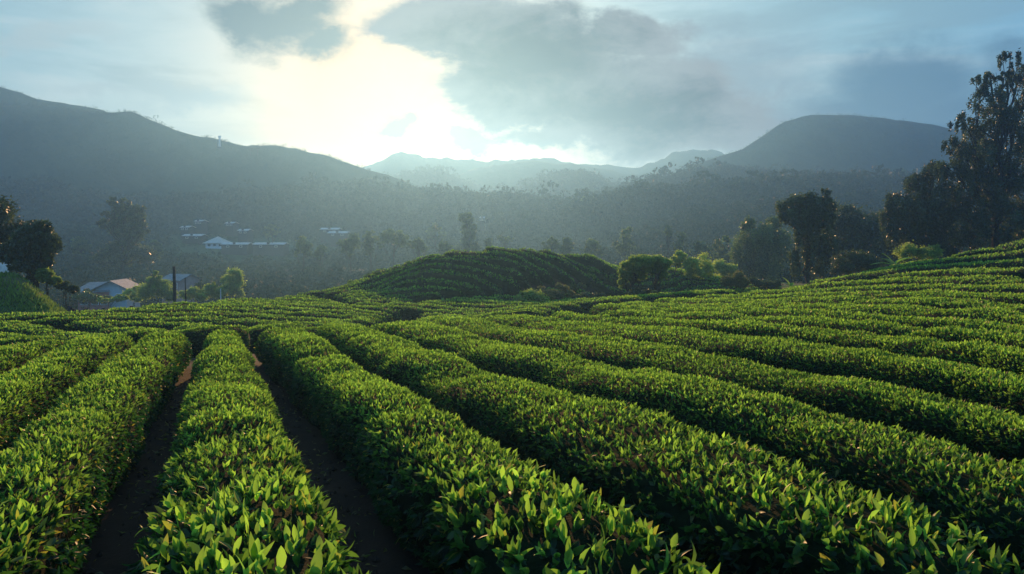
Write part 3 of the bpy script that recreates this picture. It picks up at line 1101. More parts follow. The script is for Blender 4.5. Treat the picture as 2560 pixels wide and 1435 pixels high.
M_BACK = hill('mountain', 430, [(-900, 260), (-400, 215), (-150, 205), (0, 212), (60, 237), (110, 252), (180, 262), (230, 268), (280, 285), (340, 320), (480, 400), (640, 470)], .7, .10, 5, 1.0, 1)
M_LEFT = hill('mountain', 400, [(-900, 330), (-300, 285), (-120, 268), (0, 264), (80, 261), (150, 265), (230, 277), (285, 284), (318, 275), (345, 284), (380, 304), (420, 318), (470, 334), (520, 344), (548, 347),
                         (580, 357), (625, 373), (660, 364), (690, 361), (735, 368), (780, 384), (830, 389), (860, 404), (890, 415), (930, 425), (990, 443), (1060, 475), (1150, 520), (1300, 560)], .6, .09, 4, 1.0, 2)
hill('mountain', 800, [(700, 470), (860, 425), (920, 415), (945, 407), (975, 390), (1000, 381), (1012, 379), (1040, 388), (1100, 396), (1160, 399), (1205, 405), (1230, 401), (1270, 402), (1300, 402), (1330, 396), (1370, 394), (1400, 404),
                        (1450, 411), (1500, 410), (1560, 418), (1610, 415), (1650, 398), (1690, 378), (1740, 371), (1800, 380), (1900, 420), (2100, 450), (2700, 470)], 1.8, .06, 4, 2.6, 3)
hill('mountain', 700, [(1100, 470), (1135, 440), (1180, 424), (1240, 415), (1310, 401), (1370, 408), (1440, 407), (1500, 421), (1560, 431), (1610, 443), (1660, 447), (1800, 480), (2000, 500)], 1.9, .09, 4, 2.4, 4)
M_BLUE = hill('mountain', 500, [(1450, 500), (1600, 465), (1690, 432), (1750, 408), (1800, 391), (1850, 375), (1890, 355), (1930, 322), (1970, 300), (2010, 289), (2050, 285), (2110, 286), (2160, 292), (2250, 300), (2330, 311), (2420, 330), (2560, 356), (2800, 400), (3200, 430)], 1.0, .05, 6, .8, 5)
M_C = hill('hill', 610, [(820, 515), (880, 488), (940, 465), (1000, 446), (1045, 435), (1085, 443), (1130, 455), (1190, 480), (1280, 505), (1400, 520)], 2.0, .06, 3, 2.2, 6)
M_D = hill('hill', 530, [(1150, 520), (1260, 492), (1340, 470), (1400, 447), (1450, 445), (1500, 462), (1560, 490), (1660, 520)], 2.0, .06, 3, 2.2, 12)
M_R2 = hill('hill', 400, [(1450, 520), (1560, 488), (1620, 465), (1665, 455), (1720, 452), (1775, 441), (1830, 434), (1880, 436), (1930, 452), (2050, 456), (2300, 462), (2800, 450)], 1.5, .05, 4, 1.0, 7)
M_R1 = hill('hill', 300, [(1240, 580), (1300, 566), (1400, 548), (1500, 524), (1560, 502), (1640, 490), (1720, 484), (1800, 486), (1900, 479), (2000, 474), (2100, 470), (2250, 470), (2450, 460), (2900, 430)], 2.2, .05, 3, .8, 8)
M_L1 = hill('hill', 345, [(-700, 500), (-200, 500), (0, 492), (60, 478), (105, 477), (160, 496), (260, 512), (400, 520), (520, 508), (620, 500), (720, 492), (830, 480), (900, 482), (1000, 498), (1100, 508), (1200, 505), (1330, 512), (1450, 525), (1600, 530)], 1.6, .05, 4, 1.0, 9)


def clothe(Vg, n, rmin, rmax, seed, t0=4, t1=27, ridge=0.25):
    """spots on a hill mesh for crowns"""
    r = np.random.default_rng(seed)
    nt, nx = Vg.shape[:2]
    ti = np.where(r.random(n) < ridge, 25 + r.uniform(-1.2, .6, n), r.uniform(t0, t1 - 1, n))
    xi = r.uniform(0, nx - 1.01, n)
    a, b = np.clip(ti.astype(int), 0, nt - 2), xi.astype(int)
    ft, fx = (ti - a)[:, None], (xi - b)[:, None]
    P = (Vg[a, b] * (1 - ft) + Vg[a + 1, b] * ft) * (1 - fx) + (Vg[a, b + 1] * (1 - ft) + Vg[a + 1, b + 1] * ft) * fx
    R = r.uniform(rmin, rmax, n) * np.where(r.random(n) < .08, 1.6, 1)
    px = 1280 + F * P[:, 0] / P[:, 1]
    k = (px > -300) & (px < 2860)
    return P[k], R[k]


HUTS = [(490, 590, 270), (470, 569, 285), (505, 553, 300), (580, 558, 295), (612, 574, 280), (835, 577, 280), (545, 602, 262), (600, 612, 250), (680, 612, 250),
        (285, 740, 112), (455, 722, 118)]


def open_spots(X, Y, extra=6.0):
    """keep clear the sight lines to the houses"""
    px = 1280 + F * X / Y
    k = np.ones(len(X), bool)
    for hx, hy, hY in HUTS:
        w = 60 if hY > 200 else 90
        if hY in (250,):
            w = 75
        k &= ~((np.abs(px - hx) < w) & (Y < hY + extra) & (Y > hY - (55 if hY > 200 else 40)))
    return k


def build_woods():
    r = np.random.default_rng(77)
    for Vg, n, a, b, sd in ((M_R1, 2600, 2.6, 4.6, 1), (M_R2, 1100, 3.2, 5.5, 2), (M_L1, 3400, 3.0, 5.2, 3), (M_C, 700, 3.5, 6.0, 4), (M_D, 500, 3.5, 6, 14)):
        P, R = clothe(Vg, n, a, b, 100 + sd)
        k = open_spots(P[:, 0], P[:, 1])
        crowns('forest', P[k, 0], P[k, 1], P[k, 2] - R[k] * .5, R[k], 96, seed=sd)
    # trees standing along the mountain ridges, against the sky
    for Vg, n, sd in ((M_LEFT, 2000, 5), (M_BACK, 900, 6), (M_BLUE, 900, 7)):
        P, R = clothe(Vg, n, .5, 1.15, 200 + sd, ridge=1.0)
        keep = vnoise(P[:, 0] / 14.0, P[:, 0] * 0, 90 + sd) > -0.5
        P, R = P[keep], R[keep]
        crowns('ridge_trees', P[:, 0], P[:, 1], P[:, 2] - R * .3, R * np.where(r.random(len(R)) < .12, 1.5, .9), 24, seed=sd)
    # the wooded valley floor
    n = 8600
    Y = 105 * (430 / 105.0) ** r.random(n)
    px = r.uniform(-350, 2900, n)
    X = Y * (px - 1280) / F
    k = (vnoise(X / 26.0, Y / 26.0, 91) > -0.45)
    X, Y = X[k], Y[k]
    R = r.uniform(1.7, 3.6, len(X)) * np.interp(Y, [105, 180, 400], [.75, 1.0, 1.25])
    R = np.where(open_spots(X, Y), R, R * .30)               # only low scrub in front of the houses
    Z = gz(X, Y)
    crowns('forest', X, Y, Z - R * .2, R, 120, seed=9)


build_woods()

# ------------------------------------------------------------------ single trees, shrubs, plants
def leafy(P, D, L, mat, parent, name='crown', tint=(0.0, 0.8), droop=0.2, wid=0.5, r=rng, bias=None):
    A = unit(D * 0.45 + r.normal(size=P.shape) * 0.7 + np.array([0, 0, -droop]))
    n = len(P)
    Ls = L * r.uniform(.6, 1.35, n)
    t = r.uniform(tint[0], tint[1], n) if bias is None else np.clip(bias * (tint[1] - tint[0]) + tint[0] + r.normal(size=n) * .12, 0, 1)
    V, Q, per = leaves(P - A * (Ls * .4)[:, None], A, Ls, Ls * wid, 2, None, r, 0.9 if mat == 'shrub' else 0.3)
    return mesh_np(name, V, [Q], MT[mat], parent, tint=np.repeat(t, per))


def tree(name, label, cat, base, lobes, Y, mat='tree', leaf=0.22, n=6000, trunk=0.16, group=None, droop=0.2, tint=(0.0, 0.8), clump=0.28, seed=0,
         sparse=0.0, stems=1, hang=0.0, depth=1.0, zbase=None, snap=False):
    """base photo pixel, lobes [(px, py, rx, ry)] in photo pixels at depth Y; built in metres round a trunk"""
    r = np.random.default_rng(3000 + seed)
    n = int(n * 2.1)
    leaf = leaf * 1.3
    k = Y / F
    bx = k * (base[0] - 1280)
    bz = float(gz(np.array([bx]), np.array([Y]))[0]) - 0.15 if zbase is None else zbase
    root = empty(name, (0, 0, 0))
    root.location = (bx, Y, bz)
    B = np.array([bx, Y, bz])
    cs, rs = [], []
    for (px, py, rx, ry) in lobes:
        c_ = at(px, py, Y) - B
        if snap:
            c_[2] += B[2] + .12 - at(base[0], base[1], Y)[2]
        c_[1] += r.uniform(-.7, .7) * rx * k * depth
        cs.append(c_)
        rs.append((rx * k, max((rx + ry) * .5 * k, .12) * depth, ry * k))
    cs, rs = np.array(cs), np.array(rs)
    vol = (rs[:, 0] * rs[:, 2]) ** 0.8 + 1e-6
    w_ = vol / vol.sum()
    P, D, TB = [], [], []
    for i in range(len(cs)):
        ni = max(int(n * w_[i]), 30)
        nc = max(int(ni / 60), 6)
        d = unit(r.normal(size=(nc, 3)) + np.array([0, 0, .25]))
        rad = r.uniform(.35, 1.0, (nc, 1)) ** .55
        cc = cs[i] + d * rad * rs[i] * .92
        sparse_ = max(sparse, .18)
        if sparse_:
            kp = r.random(nc) > sparse_
            cc, d = cc[kp], d[kp]
        if not len(cc):
            continue
        per = max(ni // len(cc), 4)
        s_ = .72 * clump * (0.5 + 0.5 * min(1.0, rs[i].min() / (leaf * 4)))
        o = r.normal(size=(len(cc), per, 3)) * s_ * np.array([1, 1, .75]) * rs[i].mean()
        if hang:
            o[..., 2] -= np.abs(r.normal(size=o.shape[:2])) * hang * rs[i][2]
            o[..., :2] *= .6
        p = (cc[:, None] + o).reshape(-1, 3)
        P.append(p)
        D.append(np.repeat(d, per, 0) if len(d) == len(cc) else unit(p - cs[i]))
        TB.append(np.repeat(r.uniform(0, 1, len(cc)), per))
    P, D, TB = np.vstack(P), np.vstack(D), np.concatenate(TB)
    # trunk and limbs
    m = MB()
    top = cs[:, 2].max()
    mid = (cs * w_[:, None]).sum(0)
    for s_i in range(stems):
        off = np.array([0, 0, 0]) if stems == 1 else np.array([r.uniform(-.5, .5), r.uniform(-.4, .4), 0]) * trunk * 5
        th = np.linspace(0, 1, 8)
        hgt = mid[2] + 0.45 * (top - mid[2])
        lean = np.array([mid[0] * .9, mid[1] * .6, 0])
        path = off * (1 - .2 * th)[:, None] + lean * (th ** 1.4)[:, None] + np.stack([0 * th, 0 * th, th * hgt], 1)
        path[1:-1, :2] += r.normal(size=(6, 2)) * trunk * .5
        m.tube(path, trunk * (1.25 - 1.05 * th ** .8) / math.sqrt(stems), 8)
    for i in range(len(cs)):
        if rs[i].max() < .15 * k * 30 and len(cs) > 12 and i % 2:
            continue
        f = np.clip(r.uniform(.35, .8), 0, 1)
        zc = min(cs[i][2] * f, mid[2] + .3 * (top - mid[2]))
        t0 = np.clip(zc / max(hgt, .1), 0.12, .95)
        p0 = np.array([np.interp(t0, th, path[:, j]) for j in range(3)])
        tt = np.linspace(0, 1, 6)[:, None]
        mp = p0 * (1 - tt) + cs[i] * tt
        mp[:, 2] -= (np.sin(tt[:, 0] * math.pi) * .10 * np.linalg.norm(cs[i] - p0))
        mp[1:-1] += r.normal(size=(4, 3)) * .03 * np.linalg.norm(cs[i] - p0)
        m.tube(mp, trunk * (.45 - .36 * tt[:, 0]), 5)
        for _ in range(3):                      # twigs inside the lobe
            e = cs[i] + unit(r.normal(size=3)) * rs[i] * .85
            m.tube(np.array([mp[3], (mp[3] + e) / 2 + r.normal(size=3) * .05, e]), [trunk * .16, trunk * .11, trunk * .04], 4)
    m.build('trunk', MT['bark'], root)
    leafy(P, D, leaf, mat, root, 'crown', tint, droop, .5, r, TB)
    tag(root, label, cat, group)
    return root


def shrub(label, base, lobes, Y, mat='shrub', leaf=0.13, n=2200, group=None, seed=0, tint=(0, .9), name='shrub', sparse=0.15, snap=False):
    return tree(name, label, 'shrub', base, lobes, Y, mat, leaf, n, 0.05, group, 0.0, tint, .30, seed, sparse, 3, snap=snap)


def auto(px, top, hw, base, seed, flat=False, n=7):
    """lobes of an ordinary crown between top and base rows"""
    r = np.random.default_rng(seed)
    h = base - top
    out = [(px, top + .22 * h, hw * .55, .22 * h)]
    for i in range(n):
        a = r.uniform(-1, 1)
        yy = top + h * (r.uniform(.12, .32) if flat else r.uniform(.25, .68))
        out.append((px + a * hw * .72, yy, hw * r.uniform(.3, .5), h * (r.uniform(.06, .12) if flat else r.uniform(.13, .22))))
    return out


# --- right edge: tall feathery trees
tree('feathery_tree', "very tall dark feathery tree at the right edge of the picture", 'tree', (2490, 622),
     [(2470, 365, 60, 40), (2520, 440, 60, 50), (2440, 420, 50, 40), (2475, 500, 70, 50), (2500, 300, 40, 40), (2532, 138, 32, 24), (2548, 178, 26, 30), (2500, 190, 34, 14), (2462, 194, 34, 18), (2438, 217, 30, 24), (2516, 222, 30, 24), (2453, 262, 48, 40), (2508, 280, 42, 34), (2545, 262, 26, 24),
      (2410, 304, 36, 24), (2467, 330, 62, 46), (2536, 336, 44, 50), (2380, 359, 34, 24), (2425, 388, 60, 40), (2492, 408, 66, 58), (2545, 410, 42, 66), (2366, 420, 40, 30),
      (2440, 462, 74, 52), (2520, 480, 60, 58), (2480, 545, 76, 50), (2420, 540, 50, 44), (2560, 555, 50, 50), (2620, 300, 60, 110), (2640, 460, 70, 100), (2590, 190, 40, 50)],
     66, 'darktree', 0.17, 30000, 0.30, 'trees above the right tea slope', droop=0.75, tint=(0, .75), clump=.20, seed=1, hang=.3, sparse=.25)
tree('feathery_tree', "dark drooping tree in front of the tall feathery tree, left side", 'tree', (2330, 640),
     [(2329, 428, 34, 26), (2297, 456, 38, 26), (2243, 505, 32, 32), (2280, 520, 52, 42), (2343, 495, 48, 48), (2226, 545, 20, 40), (2304, 557, 52, 36), (2360, 560, 50, 50), (2255, 575, 36, 30), (2330, 600, 60, 26)],
     69, 'darktree', 0.19, 14000, 0.22, 'trees above the right tea slope', droop=0.8, tint=(0, .85), clump=.26, seed=2, hang=.4)
tree('bushy_tree', "low dark bushy tree filling the corner under the tall feathery tree", 'tree', (2420, 618),
     [(2400, 590, 50, 40), (2450, 575, 50, 50), (2520, 560, 50, 50), (2570, 545, 50, 50), (2360, 615, 40, 26), (2480, 590, 60, 30)],
     74, 'darktree', 0.2, 9000, 0.2, 'trees above the right tea slope', seed=3, tint=(0, .6))
tree('umbrella_tree', "dark umbrella shaped tree with ivy hanging down its trunk", 'tree', (2018, 700),
     [(2021, 500, 42, 22), (1990, 518, 48, 24), (2050, 517, 44, 28), (2020, 540, 54, 28), (2060, 488, 18, 16), (1965, 540, 22, 20), (2075, 545, 22, 24), (1996, 580, 14, 42), (2046, 578, 22, 40),
      (1992, 650, 15, 34), (2052, 640, 30, 40), (2018, 610, 12, 60), (2075, 610, 16, 30)],
     62, 'darktree', 0.16, 13000, 0.24, None, droop=.5, tint=(0, .9), clump=.26, seed=4, hang=.25)
tree('weeping_tree', "hazy weeping tree left of the umbrella tree, pale flecked foliage", 'tree', (1905, 712),
     [(1895, 585, 50, 32), (1862, 620, 28, 52), (1918, 635, 42, 55), (1950, 600, 34, 36), (1878, 560, 26, 18), (1900, 670, 50, 30), (1858, 668, 22, 30), (1935, 560, 26, 20)],
     94, 'tree', 0.24, 11000, 0.2, None, droop=.8, tint=(.1, .9), clump=.26, seed=5, hang=.4)
tree('bushy_tree', "dim rounded tree just right of the umbrella tree", 'tree', (2120, 700),
     [(2100, 548, 42, 38), (2135, 590, 50, 44), (2172, 575, 34, 44), (2092, 630, 36, 36), (2150, 645, 50, 34), (2110, 590, 50, 50)],
     86, 'darktree', 0.24, 9000, 0.22, None, seed=6, tint=(0, .7))
tree('bushy_tree', "dim broad tree between the rounded tree and the drooping tree", 'tree', (2200, 690),
     [(2195, 560, 34, 30), (2225, 600, 40, 44), (2180, 620, 40, 40), (2240, 645, 40, 30), (2205, 585, 40, 40)],
     92, 'darktree', 0.24, 7500, 0.2, None, seed=7, tint=(0, .6))
shrub("dark round bush at the edge of the right tea slope under the dim trees", (2150, 690), [(2130, 655, 36, 26), (2165, 660, 36, 28), (2105, 672, 26, 18), (2190, 668, 22, 20)], 63, 'darktree', .13, 5200, None, 8)
shrub("pale leafy bush beside the banana plants on the right tea slope", (2290, 658), [(2275, 630, 26, 22), (2310, 636, 26, 18), (2340, 630, 20, 16)], 63, 'shrub', .13, 2600, None, 9)


def banana(label, base, Y, hpx, seed, n=9):
    r = np.random.default_rng(seed)
    k = Y / F
    bx = k * (base[0] - 1280)
    bz = float(gz(np.array([bx]), np.array([Y]))[0])
    root = empty('banana_plant', (bx, Y, bz))
    h = hpx * k
    m = MB()
    m.tube([(0, 0, -.1), (.02, 0, h * .25), (0, .02, h * .5)], [.09, .08, .05], 8)
    m.build('stem', MT['shrubstem'], root)
    for i in range(n):
        az = i * 2.4 + r.uniform(-.3, .3)
        el = r.uniform(.35, 1.2)
        L = h * r.uniform(.55, .8)
        t = np.linspace(0, 1, 9)
        out = np.cos(el) * t + .25 * t * t
        up = np.sin(el) * t - .5 * t * t * (1.2 - el * .6)
        d = np.array([math.cos(az), math.sin(az)])
        c = np.stack([d[0] * out * L, d[1] * out * L, h * .45 + up * L], 1)
        wv = .16 * L * np.sin(np.clip(t * 1.06, 0, 1) * math.pi) ** .6
        sd = np.array([-d[1], d[0], 0])
        V = np.stack([c - sd * wv[:, None] + [0, 0, .02], c - np.array([0, 0, .03]), c + sd * wv[:, None] + [0, 0, .02]], 1).reshape(-1, 3)
        Q = [(a * 3 + b, a * 3 + b + 1, a * 3 + b + 4, a * 3 + b + 3) for a in range(8) for b in range(2)]
        mesh_np('leaf', V, [np.array(Q)], MT['banana'], root, True, tint=np.full(len(V), r.uniform(.2, 1)))
    tag(root, label, 'banana plant', 'banana plants by the right tea slope')


MT['shrubstem'] = plain_mat("green_stem", (0.06, 0.10, 0.03), (0.10, 0.14, 0.05), 6.0, 0.6)
banana("larger bright green banana plant under the dark drooping tree", (2236, 668), 61, 70, 21)
banana("small bright green banana plant at the foot of the umbrella tree", (1977, 712), 59, 44, 22, 7)

# --- the pair of clipped trees and the bright bushes beyond the near slope
tree('flat_topped_tree', "left trunk of the flat topped pair, dark arching tree beyond the near tea slope", 'tree', (1578, 748),
     [(1563, 672, 18, 18), (1588, 658, 28, 18), (1610, 652, 26, 14), (1566, 692, 16, 16), (1594, 676, 22, 16), (1612, 662, 22, 16), (1556, 706, 10, 14), (1604, 694, 12, 14)],
     47, 'shrub', 0.11, 9000, 0.20, 'flat topped pair of trees', seed=31, tint=(0, .75), droop=.1)
tree('flat_topped_tree', "right trunk of the flat topped pair, dark arching tree beside the bright bushes", 'tree', (1648, 744),
     [(1654, 670, 18, 18), (1634, 654, 26, 14), (1660, 658, 18, 14), (1656, 690, 14, 14), (1626, 666, 20, 14), (1612, 654, 20, 12), (1640, 680, 16, 12)],
     47, 'shrub', 0.11, 8000, 0.20, 'flat topped pair of trees', seed=32, tint=(0, .75), droop=.1)
shrub("dark low bush growing round the foot of the flat topped pair", (1610, 745), [(1590, 733, 24, 11), (1622, 735, 24, 10), (1650, 738, 16, 8)], 46.5, 'darktree', .10, 2600, None, 33)
tree('slender_tree', "slender bright tree between the flat topped pair and the lit bushes", 'tree', (1683, 706),
     [(1694, 642, 20, 15), (1684, 654, 15, 11), (1704, 655, 17, 13)], 64, 'shrub', .15, 1500, .09, None, seed=34, tint=(.3, 1))
shrub("tall sunlit yellow green bush right of the slender bright tree", (1728, 716), [(1726, 662, 18, 20), (1738, 686, 18, 22), (1720, 694, 15, 18)], 63, 'shrub', .15, 1700, None, 35, (.3, 1))
shrub("rounded sunlit bush at the right end of the lit bushes", (1762, 716), [(1756, 656, 24, 22), (1768, 682, 24, 28), (1750, 690, 20, 24), (1784, 698, 14, 16)], 65, 'shrub', .15, 1900, None, 36, (.3, 1))
shrub("hazy thin bush behind the gap right of the lit bushes", (1815, 700), [(1800, 672, 26, 20), (1826, 680, 20, 18)], 84, 'shrub', .18, 2000, None, 37, (.1, .8))
shrub("rusty flowered shrub left of the weeping tree's foot", (1832, 722), [(1820, 706, 15, 14), (1844, 698, 18, 18), (1858, 706, 15, 14)], 58, 'rust', .11, 2600, None, 38, (0, .6))
shrub("dark low shrub under the weeping tree at the near slope's edge", (1880, 722), [(1880, 708, 24, 12), (1910, 712, 22, 9), (1938, 712, 18, 9)], 60, 'darktree', .11, 2600, None, 39)

# --- wispy scrub in the hollow behind the near slope
shrub("large wispy dark shrub in the hollow behind the near tea slope", (1322, 768), [(1330, 745, 30, 18), (1304, 752, 22, 13), (1350, 754, 18, 13), (1316, 738, 18, 10)], 43, 'shrub', .09, 4200, None, 41, (0, .6))
shrub("rusty leaved arching shrub beside the large wispy shrub", (1385, 765), [(1372, 733, 22, 10), (1404, 722, 22, 11), (1392, 746, 22, 16), (1348, 722, 16, 7), (1420, 735, 16, 10)], 44.5, 'rust', .09, 2400, None, 42, (0, .9), sparse=.35)
shrub("low dark spreading shrub right of the rusty leaved shrub", (1472, 756), [(1450, 746, 24, 9), (1490, 744, 28, 9), (1470, 738, 20, 8)], 45, 'darktree', .09, 3000, None, 43, (0, .8))
shrub("scraggy mid brown shrub behind the low dark spreading shrub", (1425, 745), [(1428, 722, 20, 9), (1448, 716, 16, 8), (1412, 728, 14, 8)], 50, 'rust', .10, 1500, None, 44, (0, .5), sparse=.4)
tree('sapling', "thin lone sapling standing on the knoll's right foot", 'tree', (1478, 708), [(1478, 680, 8, 12), (1472, 692, 9, 8), (1486, 693, 7, 9)], 58, 'shrub', .12, 900, .05, None, seed=45)
shrub("round pale shrub at the knoll's left foot", (819, 758), [(800, 744, 18, 10), (826, 740, 20, 12), (842, 748, 14, 9)], 41.5, 'shrub', .12, 3200, None, 46, (0, .6), snap=True)
for i_, (sx, sy, sw, lab_) in enumerate([(700, 728, 18, "small scrub tuft at the lowest end of the knoll's left shoulder"), (738, 720, 24, "wide scrub tuft halfway along the knoll's left shoulder"),
                                         (780, 716, 24, "dense scrub tuft on the upper part of the knoll's left shoulder"), (836, 698, 12, "spiky scrub tuft just below the knoll's left rim"), (884, 681, 14, "dark scrub tuft on the knoll's left rim")]):
    shrub(lab_, (sx, sy + 6), [(sx - sw * .4, sy - 3, sw * .6, 8), (sx + sw * .4, sy - 4, sw * .6, 8)], [47, 47.5, 48, 49, 50.3][i_], 'shrub', .13, 1100, 'scrub along the knoll shoulder', 50 + i_, (0, .7), snap=True)

# --- left edge
tree('dense_tree', "large dark rounded tree cut by the left edge of the picture", 'tree', (-30, 692),
     [(-5, 552, 48, 42), (-45, 540, 60, 50), (22, 588, 34, 34), (-20, 600, 60, 40), (-70, 600, 50, 50), (10, 625, 40, 24)], 43.5, 'darktree', .16, 14000, .28, 'dark trees on the green bank', seed=61, tint=(0, .6))
tree('dense_tree', "dark green tree with ivied trunk on the shoulder of the green bank", 'tree', (94, 698),
     [(84, 575, 36, 26), (112, 580, 24, 30), (62, 605, 38, 34), (102, 612, 32, 32), (42, 630, 30, 26), (88, 600, 40, 34), (120, 612, 16, 20), (108, 655, 16, 34), (70, 655, 26, 26), (50, 660, 22, 20), (94, 665, 20, 26), (78, 684, 22, 16), (112, 680, 16, 20)],
     41.5, 'darktree', .14, 15000, .22, 'dark trees on the green bank', seed=62, tint=(0, .85), hang=.15)
shrub("bushy hedge shrub under the ivied tree on the green bank", (120, 705), [(112, 688, 18, 18), (132, 704, 14, 12), (96, 690, 16, 14)], 41, 'shrub', .12, 2400, None, 63, (0, .6))
shrub("dark low bush on the far slope of the green bank", (168, 732), [(158, 716, 18, 10), (176, 724, 14, 10), (146, 706, 10, 10)], 44, 'darktree', .12, 2200, None, 64, (0, .8))

# --- garden bushes round the near houses
shrub("yellow green garden bush at the right corner of the red walled house", (335, 757), [(328, 736, 16, 16), (345, 742, 14, 12), (338, 724, 8, 9)], 92, 'shrub', .17, 1700, None, 71, (.3, 1))
shrub("large dark garden bush between the two near houses", (395, 757), [(372, 728, 26, 20), (400, 722, 28, 24), (388, 705, 18, 16), (425, 738, 20, 16), (395, 690, 10, 14)], 90, 'shrub', .17, 5200, None, 72, (0, .5))
shrub("pale bush in front of the pink house, right of the poles", (476, 755), [(462, 738, 14, 12), (482, 732, 16, 14), (500, 742, 16, 10)], 86, 'shrub', .16, 2400, None, 73, (.1, .9))
shrub("low dark bush right of the pink house", (530, 752), [(520, 730, 16, 18), (545, 735, 16, 14), (528, 716, 10, 10)], 88, 'shrub', .16, 2600, None, 74, (0, .6))
tree('slender_tree', "leafy rounded young tree standing right of the near houses", 'tree', (582, 750), [(585, 690, 20, 18), (575, 705, 26, 18), (590, 715, 22, 18), (568, 725, 22, 16), (592, 735, 18, 14)],
     90, 'shrub', .18, 4200, .09, None, seed=75, tint=(.1, .9))
shrub("scruffy low bush beside the red walled house's left corner", (215, 757), [(200, 738, 22, 12), (232, 745, 18, 10), (262, 748, 16, 8)], 92, 'tree', .17, 2000, None, 76)
shrub("banana like low clump in front of the red walled house", (270, 757), [(260, 748, 14, 7), (290, 748, 16, 8), (308, 744, 12, 9)], 88, 'shrub', .18, 1300, None, 77, (.2, .9))

shrub("dark leafy bush screening the left end of the red walled house", (222, 757), [(212, 742, 16, 14), (232, 748, 14, 12), (222, 732, 10, 10)], 96, 'darktree', .18, 2600, None, 78, (0, .7))
shrub("tall dark bush filling the gap behind the thin rusty pole", (505, 752), [(498, 722, 14, 16), (512, 735, 14, 14), (490, 742, 14, 10)], 98, 'darktree', .18, 2600, None, 79, (0, .7))

# --- trees of the misty valley
tree('tall_tree', "tall ragged tree with spreading arms rising above the near houses", 'tree', (305, 712),
     [(279, 504, 14, 12), (288, 514, 12, 12), (312, 506, 13, 16), (301, 524, 30, 16), (339, 526, 18, 18), (347, 546, 20, 12), (261, 538, 16, 9), (268, 560, 20, 14), (314, 548, 40, 26), (328, 570, 38, 22),
      (296, 576, 38, 22), (366, 578, 18, 10), (314, 592, 34, 26), (306, 622, 44, 28), (330, 645, 50, 26), (282, 650, 44, 26)], 150, 'darktree', .42, 12000, .42, None, seed=81, tint=(0, .8), clump=.22)
VT = [("tree with a forked crown beside the long white sheds", 680, 561, 22, 604, 250, 0), ("broad tree at the left end of the wooded rise left of the knoll", 757, 588, 30, 660, 165, 0),
      ("low tree sloping down right of the broad tree on the wooded rise", 802, 612, 24, 662, 165, 0), ("dark pointed tree on the wooded rise left of the knoll", 878, 580, 32, 655, 160, 0),
      ("round tree right of the dark pointed tree on the wooded rise", 930, 576, 30, 652, 163, 0), ("largest flat crowned tree on the wooded rise left of the knoll", 985, 570, 38, 650, 168, 0),
      ("small bushy tree where the wooded rise meets the knoll", 1046, 595, 26, 648, 160, 0), ("pale tree behind the small bushy tree, left of the columnar tree", 1090, 557, 24, 612, 230, 0),
      ("low tree under the columnar tree on the knoll's skyline", 1110, 602, 22, 645, 155, 0), ("tiny round tree right of the columnar tree", 1222, 594, 14, 628, 165, 0), ("wide thin tree above the knoll's top", 1262, 588, 22, 628, 180, 1),
      ("sparse tree just right of the knoll's top", 1380, 592, 24, 650, 150, 0), ("darker sparse tree on the knoll's right shoulder", 1416, 592, 20, 650, 142, 0), ("faint sparse tree above the knoll's right shoulder", 1480, 596, 30, 660, 150, 0),
      ("soft dome shaped tree behind the knoll's right end", 1563, 566, 32, 660, 150, 0), ("thin trunked small crowned tree in front of the dark forest", 1668, 562, 16, 640, 145, 1), ("slender hazy tree above the lit bushes", 1705, 580, 18, 655, 140, 0),
      ("broad hazy tree right of the slender hazy tree above the lit bushes", 1752, 600, 30, 665, 130, 0), ("hazy tree with drooping side left of the weeping tree", 1810, 585, 26, 690, 118, 0),
      ("umbrella crowned bare stemmed tree at the forest edge, left one", 1460, 489, 14, 535, 300, 1), ("umbrella crowned bare stemmed tree at the forest edge, right one", 1484, 488, 15, 532, 305, 1),
      ("small umbrella tree on the far slope above the village", 392, 490, 12, 520, 400, 1), ("low dark tree right of the tall ragged tree", 385, 600, 26, 640, 200, 0), ("round tree left of the tall ragged tree", 205, 590, 34, 650, 190, 0),
      ("bare topped tree above the dark forest ridge, near the tall feathery tree", 2255, 420, 20, 470, 310, 1), ("thin ridge tree left of the bare topped tree", 2080, 442, 14, 478, 325, 1), ("sparse tree on the dark forest ridge, middle", 1790, 460, 18, 492, 325, 0)]
for i_, (lab_, px_, top_, hw_, base_, Y_, fl_) in enumerate(VT):
    kk_ = Y_ / F
    tree('valley_tree', lab_, 'tree', (px_, base_), auto(px_, top_, hw_, base_, 400 + i_, bool(fl_)), Y_, 'tree', max(.20, 1.4 * kk_ * 2.2), int(2600 if not fl_ else 1300), .8 * kk_ * 2.5, 'trees of the misty valley',
         seed=400 + i_, tint=(0, .9), clump=.24)
tree('valley_tree', "tall columnar tree rising behind the knoll's left side", 'tree', (1171, 640), [(1166, 545, 17, 17), (1176, 556, 14, 15), (1170, 572, 20, 18), (1176, 590, 15, 16), (1164, 604, 17, 16), (1180, 618, 20, 14), (1155, 622, 18, 12)],
     185, 'tree', .42, 3600, .35, 'trees of the misty valley', seed=470, tint=(0, .7), clump=.22)


